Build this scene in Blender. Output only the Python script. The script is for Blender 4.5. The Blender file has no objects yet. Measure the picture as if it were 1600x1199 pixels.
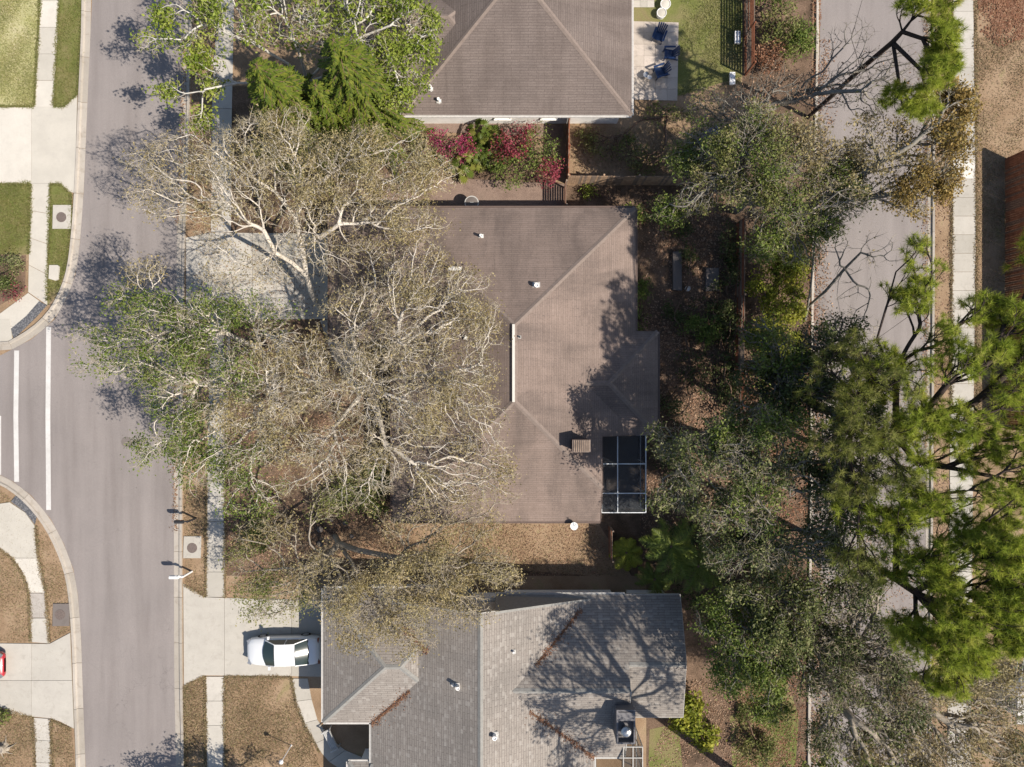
import bpy, math, random
import numpy as np
from mathutils import Vector
R = math.radians
S = bpy.context.scene
H = 45.0          # height of the camera above the street
PX = 23.75        # plan survey: units per metre on the traced plan

def P(px, py, z=0.0):
    """plan reading of a point of known height -> metres"""
    k = (H - z) / H / PX
    return ((px - 800) * k, (599.5 - py) * k, z)

# ------------------------------------------------------------------ camera, world, sun
cam = bpy.data.cameras.new('camera')
cam.sensor_width = 36.0
cam.lens = 36.0 * H / (1600 / PX)
cam.clip_end = 1000
co = bpy.data.objects.new('camera', cam)
co.location = (0, 0, H)
S.collection.objects.link(co)
S.camera = co

ELEV = R(47)
sd = Vector((0.905, -0.43, 0)).normalized()
sun_dir = Vector((sd.x * math.cos(ELEV), sd.y * math.cos(ELEV), math.sin(ELEV)))
w = bpy.data.worlds.new('World'); S.world = w; w.use_nodes = True
nt = w.node_tree
sky = nt.nodes.new('ShaderNodeTexSky'); sky.sky_type = 'NISHITA'; sky.sun_disc = False
sky.sun_elevation = ELEV
sky.sun_rotation = math.atan2(sd.x, sd.y)
bg = nt.nodes['Background']; bg.inputs[1].default_value = 0.075
nt.links.new(sky.outputs[0], bg.inputs[0])
sl = bpy.data.lights.new('sun', 'SUN'); sl.energy = 4.0; sl.angle = R(0.55); sl.color = (1.0, 0.915, 0.80)
so = bpy.data.objects.new('sun', sl); S.collection.objects.link(so)
so.rotation_euler = sun_dir.to_track_quat('Z', 'Y').to_euler()
S.view_settings.view_transform = 'Standard'; S.view_settings.look = 'None'
S.view_settings.exposure = 1.0; S.view_settings.gamma = 1.0
S.view_settings.use_curve_mapping = False
S.cycles.max_bounces = 6; S.cycles.diffuse_bounces = 3; S.cycles.transparent_max_bounces = 8
S.cycles.transmission_bounces = 4; S.cycles.glossy_bounces = 2

# ------------------------------------------------------------------ materials
class NT:
    def __init__(s, name):
        s.m = bpy.data.materials.new(name); s.m.use_nodes = True
        s.t = s.m.node_tree; s.b = s.t.nodes['Principled BSDF']
    def n(s, typ, **kw):
        x = s.t.nodes.new(typ)
        for k, v in kw.items():
            setattr(x, k, v)
        return x
    def l(s, a, b): s.t.links.new(a, b)
    def pos(s):
        return s.n('ShaderNodeNewGeometry').outputs['Position']
    def noise(s, scale, detail=4, rough=.6, vec=None, dist=0):
        x = s.n('ShaderNodeTexNoise'); x.inputs['Scale'].default_value = scale
        x.inputs['Detail'].default_value = detail; x.inputs['Roughness'].default_value = rough
        x.inputs['Distortion'].default_value = dist
        s.l(vec if vec is not None else s.pos(), x.inputs['Vector'])
        return x.outputs['Fac']
    def ramp(s, fac, stops):
        x = s.n('ShaderNodeValToRGB'); e = x.color_ramp.elements
        while len(e) < len(stops): e.new(.5)
        for k, (p, c) in enumerate(stops):
            e[k].position = p; e[k].color = (*c, 1)
        s.l(fac, x.inputs[0]); return x.outputs[0]
    def mix(s, fac, a, b, mode='MIX'):
        x = s.n('ShaderNodeMix', data_type='RGBA', blend_type=mode)
        for sock, v in ((x.inputs['Factor'], fac), (x.inputs['A'], a), (x.inputs['B'], b)):
            if isinstance(v, (int, float)): sock.default_value = v
            elif isinstance(v, tuple): sock.default_value = (*v, 1)
            else: s.l(v, sock)
        return x.outputs['Result']
    def bump(s, h, strength, dist=.02):
        x = s.n('ShaderNodeBump'); x.inputs['Strength'].default_value = strength
        x.inputs['Distance'].default_value = dist
        s.l(h, x.inputs['Height']); s.l(x.outputs[0], s.b.inputs['Normal'])
    def fin(s, col, rough=.9, metal=0, spec=.2):
        if isinstance(col, tuple): s.b.inputs['Base Color'].default_value = (*col, 1)
        else: s.l(col, s.b.inputs['Base Color'])
        s.b.inputs['Roughness'].default_value = rough
        s.b.inputs['Metallic'].default_value = metal
        s.b.inputs['Specular IOR Level'].default_value = spec
        return s.m
M = {}
def flat(name, c, rough=.7, metal=0, var=.12, spec=.3, scale=6):
    m = NT(name); f = m.noise(scale, 3)
    lo = tuple(max(0, x * (1 - var)) for x in c); hi = tuple(min(1, x * (1 + var)) for x in c)
    M[name] = m.fin(m.ramp(f, [(.3, lo), (.7, hi)]), rough, metal, spec)
def ground(name, stops, scale, fine=25, fstr=.5, extra=None):
    m = NT(name)
    c = m.ramp(m.noise(scale, 6, .65, dist=.4), stops)
    f = m.noise(fine, 5, .75)
    c = m.mix(fstr, c, m.ramp(f, [(.3, (.25, .25, .25)), (.5, (.5, .5, .5)), (.72, (.8, .8, .8))]), 'OVERLAY')
    if extra:
        c = m.mix(m.ramp(m.noise(extra[1], 4, .6), [(extra[2], (0, 0, 0)), (extra[2] + .08, (1, 1, 1))]), c, extra[0])
    m.bump(f, .6, .05)
    M[name] = m.fin(c, .95, 0, .1)
ground('dry_lawn', [(.25, (.155, .105, .066)), (.45, (.225, .155, .098)), (.6, (.265, .19, .125)), (.78, (.175, .165, .068))], .45, 22, .65)
ground('green_lawn', [(.25, (.22, .22, .085)), (.42, (.30, .29, .135)), (.6, (.37, .345, .20)), (.75, (.30, .25, .17))], .5, 20, .5)
ground('bright_lawn', [(.25, (.085, .10, .028)), (.45, (.12, .13, .04)), (.62, (.17, .15, .07)), (.78, (.16, .11, .07))], .45, 20, .6)
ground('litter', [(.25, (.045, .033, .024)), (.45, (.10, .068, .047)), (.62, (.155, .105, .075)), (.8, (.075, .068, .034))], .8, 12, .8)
ground('dirt', [(.3, (.14, .10, .082)), (.55, (.20, .145, .118)), (.8, (.16, .12, .095))], .8, 18, .6)

def asphalt():
    m = NT('asphalt')
    p = m.pos()
    mp = m.n('ShaderNodeMapping'); mp.inputs['Scale'].default_value = (1.2, .09, 1); m.l(p, mp.inputs['Vector'])
    streak = m.noise(.9, 4, .55, mp.outputs[0])
    big = m.noise(.25, 4, .55)
    c = m.ramp(streak, [(.25, (.165, .146, .139)), (.5, (.202, .181, .173)), (.75, (.226, .203, .194))])
    c = m.mix(.6, c, m.ramp(big, [(.3, (.44, .44, .44)), (.7, (.55, .545, .54))]), 'OVERLAY')
    fine = m.noise(35, 3, .8)
    c = m.mix(.35, c, m.ramp(fine, [(.35, (.3, .3, .3)), (.65, (.7, .7, .7))]), 'OVERLAY')
    # oil spots and short scuffs
    v = m.n('ShaderNodeTexVoronoi', feature='F1'); v.inputs['Scale'].default_value = .8; m.l(p, v.inputs['Vector'])
    c = m.mix(m.ramp(v.outputs['Distance'], [(.0, (.7, .7, .7)), (.055, (0, 0, 0))]), c, (.08, .073, .07))
    d = m.n('ShaderNodeTexVoronoi', feature='DISTANCE_TO_EDGE'); d.inputs['Scale'].default_value = .22
    nn = m.n('ShaderNodeTexNoise'); nn.inputs['Scale'].default_value = 1.1; nn.inputs['Detail'].default_value = 6; m.l(p, nn.inputs['Vector'])
    sv = m.n('ShaderNodeVectorMath', operation='SCALE'); sv.inputs['Scale'].default_value = 2.6; m.l(nn.outputs['Color'], sv.inputs[0])
    va = m.n('ShaderNodeVectorMath', operation='ADD'); m.l(p, va.inputs[0]); m.l(sv.outputs[0], va.inputs[1]); m.l(va.outputs[0], d.inputs['Vector'])
    ck = m.ramp(d.outputs['Distance'], [(.0, (.5, .5, .5)), (.006, (0, 0, 0))])
    mk = m.ramp(m.noise(.12, 3, .5), [(.48, (0, 0, 0)), (.62, (1, 1, 1))])
    c = m.mix(m.mix(1, ck, mk, 'MULTIPLY'), c, (.10, .09, .087))
    c = m.mix(m.ramp(m.noise(3.2, 5, .75), [(.62, (0, 0, 0)), (.78, (.35, .35, .35))]), c, (.13, .115, .11))
    m.bump(fine, .3, .01)
    M['asphalt'] = m.fin(c, .9, 0, .2)
asphalt()

def concrete(name, base, dirt, dstr=.5):
    m = NT(name)
    oi = m.n('ShaderNodeObjectInfo').outputs['Random']
    c = m.ramp(m.noise(.7, 5, .65), [(.3, tuple(x * .9 for x in base)), (.6, base), (.8, tuple(min(1, x * 1.06) for x in base))])
    c = m.mix(1, c, m.ramp(oi, [(0, (.80, .80, .785)), (1, (1, 1, 1))]), 'MULTIPLY')
    st = m.noise(1.8, 6, .7, dist=.6)
    sm = m.ramp(st, [(.52, (0, 0, 0)), (.75, (dstr, dstr, dstr))])
    c = m.mix(sm, c, dirt)
    c = m.mix(m.ramp(m.noise(5, 5, .75), [(.58, (0, 0, 0)), (.75, (dstr * .6,) * 3)]), c, tuple(x * .75 for x in dirt))
    f = m.noise(28, 3, .7)
    c = m.mix(.2, c, m.ramp(f, [(.3, (.35, .35, .35)), (.7, (.65, .65, .65))]), 'OVERLAY')
    m.bump(f, .25, .008)
    M[name] = m.fin(c, .85, 0, .2)
concrete('concrete', (.41, .385, .345), (.24, .22, .19))
concrete('concrete_bright', (.48, .45, .40), (.33, .31, .28), .35)
concrete('concrete_old', (.36, .33, .30), (.16, .14, .12), .7)
concrete('kerb_concrete', (.36, .325, .285), (.2, .165, .13), .7)
concrete('patio_paver', (.44, .385, .34), (.2, .17, .15), .6)
concrete('white_slab', (.62, .60, .56), (.5, .48, .44), .3)
concrete('dark_pad', (.15, .13, .12), (.1, .085, .075), .6)
_m = NT('line_paint')
_c = _m.ramp(_m.noise(1.2, 4, .6), [(.3, (.42, .41, .395)), (.7, (.50, .49, .475))])
_c = _m.mix(_m.ramp(_m.noise(9, 5, .75), [(.56, (0, 0, 0)), (.7, (.55, .55, .55))]), _c, (.26, .24, .23))
M['line_paint'] = _m.fin(_c, .8, 0, .2)

def speckle():
    m = NT('tactile_grey'); v = m.n('ShaderNodeTexVoronoi'); v.inputs['Scale'].default_value = 9; m.l(m.pos(), v.inputs['Vector'])
    M['tactile_grey'] = m.fin(m.ramp(v.outputs['Distance'], [(.2, (.16, .16, .165)), (.6, (.07, .072, .08))]), .9)
speckle()

def shingle(name, c1, c2, mortar, stain, course=.14, tab=.33, stain_amt=.5, spot=None):
    m = NT(name)
    uv = m.n('ShaderNodeUVMap').outputs[0]
    b = m.n('ShaderNodeTexBrick'); b.offset = .5; b.squash = 1
    for k, v in (('Scale', 1.0), ('Mortar Size', .017), ('Mortar Smooth', .3), ('Bias', 0.0), ('Brick Width', tab), ('Row Height', course)):
        b.inputs[k].default_value = v
    b.inputs['Color1'].default_value = (*c1, 1); b.inputs['Color2'].default_value = (*c2, 1); b.inputs['Mortar'].default_value = (*mortar, 1)
    nw = m.n('ShaderNodeTexNoise'); nw.inputs['Scale'].default_value = 1.2; m.l(uv, nw.inputs['Vector'])
    sc = m.n('ShaderNodeVectorMath', operation='SCALE'); sc.inputs['Scale'].default_value = .05; m.l(nw.outputs['Color'], sc.inputs[0])
    va = m.n('ShaderNodeVectorMath', operation='ADD'); m.l(uv, va.inputs[0]); m.l(sc.outputs[0], va.inputs[1])
    m.l(va.outputs[0], b.inputs['Vector'])
    c = b.outputs['Color']
    # stains run down the slope: stretched along v
    mp = m.n('ShaderNodeMapping'); mp.inputs['Scale'].default_value = (1.0, .35, 1); m.l(uv, mp.inputs['Vector'])
    st = m.noise(.55, 5, .62, mp.outputs[0], .5)
    c = m.mix(m.ramp(st, [(.42, (0, 0, 0)), (.72, (stain_amt,) * 3)]), c, stain)
    sk = m.n('ShaderNodeMapping'); sk.inputs['Scale'].default_value = (2.6, .28, 1); m.l(uv, sk.inputs['Vector'])
    c = m.mix(m.ramp(m.noise(.8, 5, .7, sk.outputs[0]), [(.6, (0, 0, 0)), (.78, (stain_amt * .9,) * 3)]), c, tuple(x * .8 for x in stain))
    sc2 = m.n('ShaderNodeMapping'); sc2.inputs['Scale'].default_value = (.25, 2.2, 1); m.l(uv, sc2.inputs['Vector'])
    c = m.mix(.18, c, m.ramp(m.noise(1.5, 4, .7, sc2.outputs[0]), [(.35, (.36, .36, .36)), (.65, (.64, .63, .62))]), 'OVERLAY')
    big = m.noise(.3, 3, .5)
    c = m.mix(.5, c, m.ramp(big, [(.3, (.42, .42, .42)), (.7, (.57, .56, .55))]), 'OVERLAY')
    fine = m.noise(14, 3, .75)
    c = m.mix(.45, c, m.ramp(fine, [(.3, (.3, .3, .3)), (.7, (.7, .7, .7))]), 'OVERLAY')
    if spot:
        w_ = m.n('ShaderNodeTexWhiteNoise', noise_dimensions='2D')
        sn = m.n('ShaderNodeVectorMath', operation='SNAP'); sn.inputs[1].default_value = (.24, course, 1); m.l(uv, sn.inputs[0]); m.l(sn.outputs[0], w_.inputs['Vector'])
        c = m.mix(m.ramp(w_.outputs['Value'], [(.8, (0, 0, 0)), (1, (.5, .5, .5))]), c, spot)
    m.bump(b.outputs['Fac'], -.45, .02)
    M[name] = m.fin(c, .95, 0, .1)
shingle('brown_shingle', (.134, .11, .10), (.15, .124, .113), (.10, .082, .075), (.065, .052, .047), .15, 1.0)
shingle('middle_shingle', (.178, .138, .119), (.196, .153, .133), (.142, .111, .097), (.07, .058, .053), course=.15, tab=1.0, stain_amt=.7)
shingle('grey_shingle', (.205, .184, .166), (.228, .207, .187), (.13, .116, .106), (.13, .12, .112), .155, .75, .3, (.31, .29, .265))
flat('brown_cap', (.168, .134, .116), .95); flat('grey_cap', (.2, .195, .182), .95)
flat('white_paint', (.72, .71, .68), .6, var=.06); flat('cream_wall', (.74, .73, .70), .85, var=.1, scale=1.5)
flat('brown_trim', (.10, .07, .058), .7); flat('grey_trim', (.36, .35, .33), .6)
flat('dark', (.02, .02, .022), .6); flat('black_plastic', (.03, .03, .032), .45)
flat('metal', (.45, .45, .45), .4, .8); flat('rust_iron', (.12, .095, .085), .8, var=.3, scale=20)
flat('fence_red', (.20, .075, .04), .85, var=.3, scale=3); flat('fence_tan', (.34, .23, .15), .85, var=.25, scale=4)
flat('fence_grey', (.2, .15, .115), .9, var=.3, scale=3)
flat('navy', (.012, .03, .085), .4); flat('blue_tarp', (.10, .125, .2), .5, var=.3)
flat('terracotta', (.33, .12, .06), .8); flat('white_plastic', (.66, .66, .66), .4, var=.05)
flat('grey_wood', (.38, .38, .37), .7); flat('beam_white', (.5, .52, .53), .45); flat('gutter_pale', (.42, .40, .375), .6)
flat('stone_pale', (.42, .40, .38), .9, var=.3, scale=8); flat('chase_grey', (.13, .125, .13), .7); flat('brick_brown', (.15, .085, .06), .9, var=.3, scale=9)
flat('tyre', (.02, .02, .02), .9)

def carpaint(name, c):
    m = NT(name); m.b.inputs['Coat Weight'].default_value = .6; M[name] = m.fin(c, .3, 0, .5)
carpaint('car_white', (.60, .61, .62)); carpaint('car_red', (.30, .012, .02))
_g = NT('car_glass'); M['car_glass'] = _g.fin((.02, .032, .03), .16, 0, .5)

def bark(name, c, v=.25):
    m = NT(name); f = m.noise(7, 5, .7)
    g = m.noise(.7, 3, .6)
    cc = m.ramp(f, [(.3, tuple(x * (1 - v) for x in c)), (.65, tuple(min(1, x * (1 + v)) for x in c))])
    cc = m.mix(m.ramp(g, [(.45, (0, 0, 0)), (.7, (.5, .5, .5))]), cc, tuple(x * .62 for x in c))
    m.bump(f, .6, .03)
    M[name] = m.fin(cc, .95, 0, .1)
bark('bark_pale', (.44, .40, .345), .35); bark('bark_white', (.44, .42, .38)); bark('bark_grey', (.19, .175, .15)); bark('bark_dark', (.045, .034, .03))
bark('bark_mid', (.26, .225, .18))
bark('bark_brown', (.13, .085, .06))

def leaf(name, cols, trans=.3, rough=.6):
    m = NT(name); t = m.t
    a = m.n('ShaderNodeAttribute', attribute_name='rnd')
    n_ = len(cols)
    c = m.ramp(a.outputs['Fac'], [(i / max(1, n_ - 1), cc) for i, cc in enumerate(cols)])
    cl = m.noise(.9, 2, .5)
    c = m.mix(.35, c, m.ramp(cl, [(.35, (.38, .42, .35)), (.65, (.62, .58, .5))]), 'OVERLAY')
    m.fin(c, rough, 0, .25)
    tr = m.n('ShaderNodeBsdfTranslucent'); m.l(c, tr.inputs[0])
    mx = m.n('ShaderNodeMixShader'); mx.inputs[0].default_value = trans
    out = t.nodes['Material Output']
    m.l(m.b.outputs[0], mx.inputs[1]); m.l(tr.outputs[0], mx.inputs[2]); m.l(mx.outputs[0], out.inputs[0])
    M[name] = m.m
leaf('leaf_khaki', [(.17, .135, .06), (.27, .22, .105), (.36, .30, .155), (.42, .36, .21)], .4)
leaf('leaf_olive', [(.075, .09, .022), (.135, .155, .042), (.20, .21, .07), (.27, .245, .11)], .35)
leaf('leaf_green', [(.05, .08, .016), (.10, .145, .028), (.16, .205, .042), (.23, .25, .08)], .35)
leaf('leaf_bright', [(.11, .16, .02), (.18, .24, .03), (.26, .31, .055), (.32, .35, .09)], .4)
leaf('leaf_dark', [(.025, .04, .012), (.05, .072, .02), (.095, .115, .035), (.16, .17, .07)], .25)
leaf('leaf_gold', [(.15, .10, .03), (.24, .165, .05), (.31, .22, .075), (.19, .165, .05)])
leaf('leaf_greyg', [(.035, .05, .013), (.085, .11, .03), (.155, .175, .06), (.25, .24, .13)], .3)
leaf('leaf_yellowg', [(.10, .13, .015), (.19, .22, .025), (.28, .29, .035), (.36, .34, .06)], .4)
leaf('needle', [(.12, .15, .025), (.26, .32, .04), (.37, .43, .06), (.45, .42, .12)], .5)
leaf('needle_dim', [(.08, .09, .025), (.17, .19, .04), (.26, .28, .07), (.32, .29, .12)], .4)
leaf('conifer', [(.035, .06, .01), (.075, .11, .012), (.13, .16, .02), (.17, .18, .025)], .3)
leaf('palm_green', [(.05, .08, .015), (.10, .14, .025), (.16, .20, .035), (.22, .2, .05)], .35, .5)
leaf('petal', [(.24, .02, .08), (.34, .03, .12), (.42, .07, .18), (.26, .03, .06)], .4)
leaf('petal_red', [(.2, .025, .04), (.28, .04, .07), (.34, .08, .12), (.2, .05, .03)], .4)
leaf('dead_leaf', [(.09, .05, .032), (.18, .10, .062), (.27, .165, .11), (.34, .235, .165)], .1)
leaf('dead_orange', [(.12, .055, .032), (.20, .09, .05), (.17, .085, .05), (.26, .15, .09)], .1)
leaf('grass_dry', [(.17, .12, .075), (.25, .18, .11), (.32, .245, .16), (.17, .165, .06)], .2)
leaf('grass_green', [(.14, .15, .045), (.20, .21, .07), (.28, .275, .12), (.32, .28, .17)], .3)
leaf('grass_verge', [(.09, .11, .025), (.13, .145, .04), (.18, .175, .065), (.2, .16, .085)], .3)
leaf('twig', [(.24, .195, .135), (.36, .30, .215), (.46, .40, .30), (.30, .26, .165)], .15)
leaf('twig_dark', [(.05, .04, .03), (.08, .065, .05), (.12, .10, .08), (.09, .08, .05)], .0)

def screen():
    m = NT('insect_screen'); t = m.t
    m.fin((.03, .035, .04), .6)
    tr = m.n('ShaderNodeBsdfTransparent'); mx = m.n('ShaderNodeMixShader'); mx.inputs[0].default_value = .5
    m.l(tr.outputs[0], mx.inputs[1]); m.l(m.b.outputs[0], mx.inputs[2]); m.l(mx.outputs[0], t.nodes['Material Output'].inputs[0])
    M['insect_screen'] = m.m
screen()

# ------------------------------------------------------------------ object helpers
COL = S.collection
def tag(o, label=None, cat=None, group=None, kind=None):
    if label: o['label'] = label
    if cat: o['category'] = cat
    if group: o['group'] = group
    if kind: o['kind'] = kind
    return o
def empty(name, loc, label, cat, group=None, rz=0.0):
    o = bpy.data.objects.new(name, None); o.location = loc; o.rotation_euler.z = rz
    o.empty_display_size = .3
    COL.objects.link(o); return tag(o, label, cat, group)
def link(name, me, mat, parent=None, loc=None, smooth=False):
    if mat is not None and not me.materials:
        me.materials.append(M[mat] if isinstance(mat, str) else mat)
    o = bpy.data.objects.new(name, me); COL.objects.link(o)
    if parent is not None: o.parent = parent
    if loc is not None: o.location = loc
    if smooth:
        me.polygons.foreach_set('use_smooth', [True] * len(me.polygons))
    return o
def pyobj(name, V, F, mat, parent=None, loc=None, smooth=False):
    me = bpy.data.meshes.new(name); me.from_pydata([tuple(v) for v in V], [], F); me.update()
    return link(name, me, mat, parent, loc, smooth)
def bigmesh(name, V, F, rnd=None, smooth=False):
    """V (n,3), F (m,k)"""
    me = bpy.data.meshes.new(name)
    V = np.ascontiguousarray(V, dtype=np.float32); F = np.ascontiguousarray(F, dtype=np.int32)
    m, k = F.shape
    me.vertices.add(len(V)); me.vertices.foreach_set('co', V.ravel())
    me.loops.add(m * k); me.loops.foreach_set('vertex_index', F.ravel())
    me.polygons.add(m)
    me.polygons.foreach_set('loop_start', np.arange(0, m * k, k, dtype=np.int32))
    if smooth: me.polygons.foreach_set('use_smooth', np.ones(m, dtype=bool))
    me.update(calc_edges=True)
    if rnd is not None:
        a = me.attributes.new('rnd', 'FLOAT', 'FACE'); a.data.foreach_set('value', np.ascontiguousarray(rnd, dtype=np.float32))
    return me
class MB:
    """collects boxes, tubes and quads into one mesh"""
    def __init__(s): s.V = []; s.F = []
    def add(s, V, F):
        b = len(s.V); s.V += [tuple(v) for v in V]; s.F += [tuple(i + b for i in f) for f in F]; return s
    def box(s, c, d, rz=0.0, tilt=None):
        cx, cy, cz = c; hx, hy, hz = d[0] / 2, d[1] / 2, d[2] / 2
        V = []
        for z in (-hz, hz):
            for x, y in ((-hx, -hy), (hx, -hy), (hx, hy), (-hx, hy)):
                v = Vector((x, y, z))
                if tilt: v.rotate(tilt)
                ca, sa = math.cos(rz), math.sin(rz)
                V.append((cx + v.x * ca - v.y * sa, cy + v.x * sa + v.y * ca, cz + v.z))
        return s.add(V, [(3, 2, 1, 0), (4, 5, 6, 7), (0, 1, 5, 4), (1, 2, 6, 5), (2, 3, 7, 6), (3, 0, 4, 7)])
    def beam(s, a, b, w_, h_):
        a = Vector(a); b = Vector(b); d = (b - a); L = d.length
        if L < 1e-6: return s
        d.normalize(); up = Vector((0, 0, 1)) if abs(d.z) < .95 else Vector((1, 0, 0))
        x = d.cross(up).normalized(); y = x.cross(d)
        V = []
        for p in (a, b):
            for i, j in ((-1, -1), (1, -1), (1, 1), (-1, 1)):
                V.append(p + x * (i * w_ / 2) + y * (j * h_ / 2))
        return s.add(V, [(3, 2, 1, 0), (4, 5, 6, 7), (0, 1, 5, 4), (1, 2, 6, 5), (2, 3, 7, 6), (3, 0, 4, 7)])
    def lathe(s, c, prof, n=16, axis='z'):
        V = []; F = []
        for r, z in prof:
            for k in range(n):
                a = 2 * math.pi * k / n
                if axis == 'z': V.append((c[0] + r * math.cos(a), c[1] + r * math.sin(a), c[2] + z))
                elif axis == 'y': V.append((c[0] + r * math.cos(a), c[1] + z, c[2] + r * math.sin(a)))
                else: V.append((c[0] + z, c[1] + r * math.cos(a), c[2] + r * math.sin(a)))
        for i in range(len(prof) - 1):
            for k in range(n):
                k2 = (k + 1) % n
                F.append((i * n + k, i * n + k2, (i + 1) * n + k2, (i + 1) * n + k))
        F.append(tuple(reversed(range(n)))); F.append(tuple((len(prof) - 1) * n + k for k in range(n)))
        return s.add(V, F)
    def prism(s, poly, z0, z1):
        n = len(poly); V = [(p[0], p[1], z0) for p in poly] + [(p[0], p[1], z1) for p in poly]
        F = [tuple(reversed(range(n))), tuple(range(n, 2 * n))] + [(k, (k + 1) % n, (k + 1) % n + n, k + n) for k in range(n)]
        return s.add(V, F)
    def build(s, name, mat, parent=None, loc=None, smooth=False):
        return pyobj(name, s.V, s.F, mat, parent, loc, smooth)
def copy_tree(o, parent=None):
    c = o.copy(); COL.objects.link(c); c.parent = parent
    for ch in list(o.children): copy_tree(ch, c)
    return c

# polygon tools
def clip(poly, a, b, c):
    """keep a x + b y + c >= 0"""
    out = []; n = len(poly)
    for i in range(n):
        p, q = poly[i], poly[(i + 1) % n]
        dp = a * p[0] + b * p[1] + c; dq = a * q[0] + b * q[1] + c
        if dp >= 0: out.append(p)
        if (dp > 0 and dq < 0) or (dp < 0 and dq > 0):
            t = dp / (dp - dq); out.append((p[0] + (q[0] - p[0]) * t, p[1] + (q[1] - p[1]) * t))
    return out
def area(p):
    return .5 * sum(p[i][0] * p[(i + 1) % len(p)][1] - p[(i + 1) % len(p)][0] * p[i][1] for i in range(len(p)))
def subtract(poly, hs):
    out = []; cur = poly
    for (a, b, c) in hs:
        o = clip(cur, -a, -b, -c)
        if len(o) > 2 and abs(area(o)) > 1e-3: out.append(o)
        cur = clip(cur, a, b, c)
        if len(cur) < 3 or abs(area(cur)) < 1e-3: return out
    return out
def ccw(p): return p if area(p) > 0 else list(reversed(p))
def PP(pts, z=0): return [P(a, b, z)[:2] for a, b in pts]

# ------------------------------------------------------------------ the setting
def sheet(name, pts, z, mat, kind='structure', parent=None, world=False):
    poly = ccw(pts if world else PP(pts))
    o = pyobj(name, [(x, y, z) for x, y in poly], [tuple(range(len(poly)))], mat, parent)
    if kind: o['kind'] = kind
    return o
sheet('ground', [(-160, -160), (160, -160), (160, 160), (-160, 160)], 0, 'dry_lawn', world=True)

XL = [(144, -900), (144, 0), (137, 150), (131, 300), (125, 380), (118, 430), (105, 465), (85, 500), (50, 530), (0, 556), (-900, 700)]
XL2 = [(-900, 560), (-60, 722), (0, 742), (20, 752), (50, 775), (80, 812), (100, 850), (115, 890), (122, 930), (127, 1000), (130, 1100), (134, 1199), (150, 2200)]
XR = [(276, 2200), (276, 1199), (273, 1100), (272, 1000), (272, 700), (275, 500), (277, 350), (282, 250), (285, 100), (289, 0), (300, -900)]
XL[-1] = (-900, 560)
XL2[0] = (-900, 740)
sheet('road', XL + XL2 + XR, .012, 'asphalt')
sheet('road', [(1281, -900), (1450, -900), (1450, 350), (1447, 700), (1444, 1199), (1440, 2200), (1262, 2200), (1266, 1199), (1270, 700), (1273, 350), (1281, 60)], .012, 'asphalt')

def resample(pts, step):
    out = [pts[0]]; acc = 0
    for a, b in zip(pts[:-1], pts[1:]):
        L = math.hypot(b[0] - a[0], b[1] - a[1]); t = 0
        while acc + (L - t) >= step:
            t += step - acc; acc = 0
            out.append((a[0] + (b[0] - a[0]) * t / L, a[1] + (b[1] - a[1]) * t / L))
        acc += L - t
    out.append(pts[-1]); return out
def smoothline(pts, it=2):
    for _ in range(it):
        q = [pts[0]]
        for a, b in zip(pts[:-1], pts[1:]):
            q += [(a[0] * .75 + b[0] * .25, a[1] * .75 + b[1] * .25), (a[0] * .25 + b[0] * .75, a[1] * .25 + b[1] * .75)]
        q.append(pts[-1]); pts = q
    return pts
def normals(pts):
    out = []
    for i in range(len(pts)):
        a = pts[max(0, i - 1)]; b = pts[min(len(pts) - 1, i + 1)]
        d = Vector((b[0] - a[0], b[1] - a[1])).normalized(); out.append((-d.y, d.x))
    return out
def kerb(name, pts, side, gutter=.34, top=.2, sec=3.0):
    """pts are the asphalt edge; side +1 = left of travel is the verge"""
    line = PP(pts); line = smoothline(line, 2)
    line = [p for p in line if abs(p[0]) < 60 and abs(p[1]) < 45]
    fine = resample(line, sec / 4)
    n = normals(fine)
    root = bpy.data.objects.new(name, None); COL.objects.link(root); root['kind'] = 'structure'
    prof = [(-.004, .0), (0, .02), (gutter, .03), (gutter + .02, .05), (gutter + .06, .13), (gutter + top, .14), (gutter + top + .01, 0.0)]
    i = 0
    while i + 1 < len(fine):
        j = min(i + 4, len(fine) - 1)
        V = []; F = []
        for k in range(i, j + 1):
            x, y = fine[k]; nx, ny = n[k]
            # shrink the ends a little so that the joint shows
            if k in (i, j):
                o = fine[k + 1] if k == i else fine[k - 1]
                d = Vector((o[0] - x, o[1] - y)).normalized() * .012
                x += d.x; y += d.y
            for a, z in prof: V.append((x + nx * side * a, y + ny * side * a, z))
        m = len(prof); q = j - i
        for r in range(q):
            for s_ in range(m - 1):
                F.append((r * m + s_, r * m + s_ + 1, (r + 1) * m + s_ + 1, (r + 1) * m + s_) if side < 0 else (r * m + s_, (r + 1) * m + s_, (r + 1) * m + s_ + 1, r * m + s_ + 1))
        F.append(tuple(range(m))); F.append(tuple(reversed(range(q * m, q * m + m))))
        pyobj('kerb_section', V, F, 'kerb_concrete', root)
        i = j
    return root
kerb('kerb', XL, -1); kerb('kerb', XL2, -1); kerb('kerb', XR, -1)
kerb('kerb', [(1281, -900), (1281, 60), (1273, 350), (1270, 700), (1266, 1199), (1262, 2200)], -1, .02, .2)
kerb('kerb', [(1440, 2200), (1444, 1199), (1447, 700), (1450, 350), (1450, -900)], -1, .2, .2)

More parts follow.
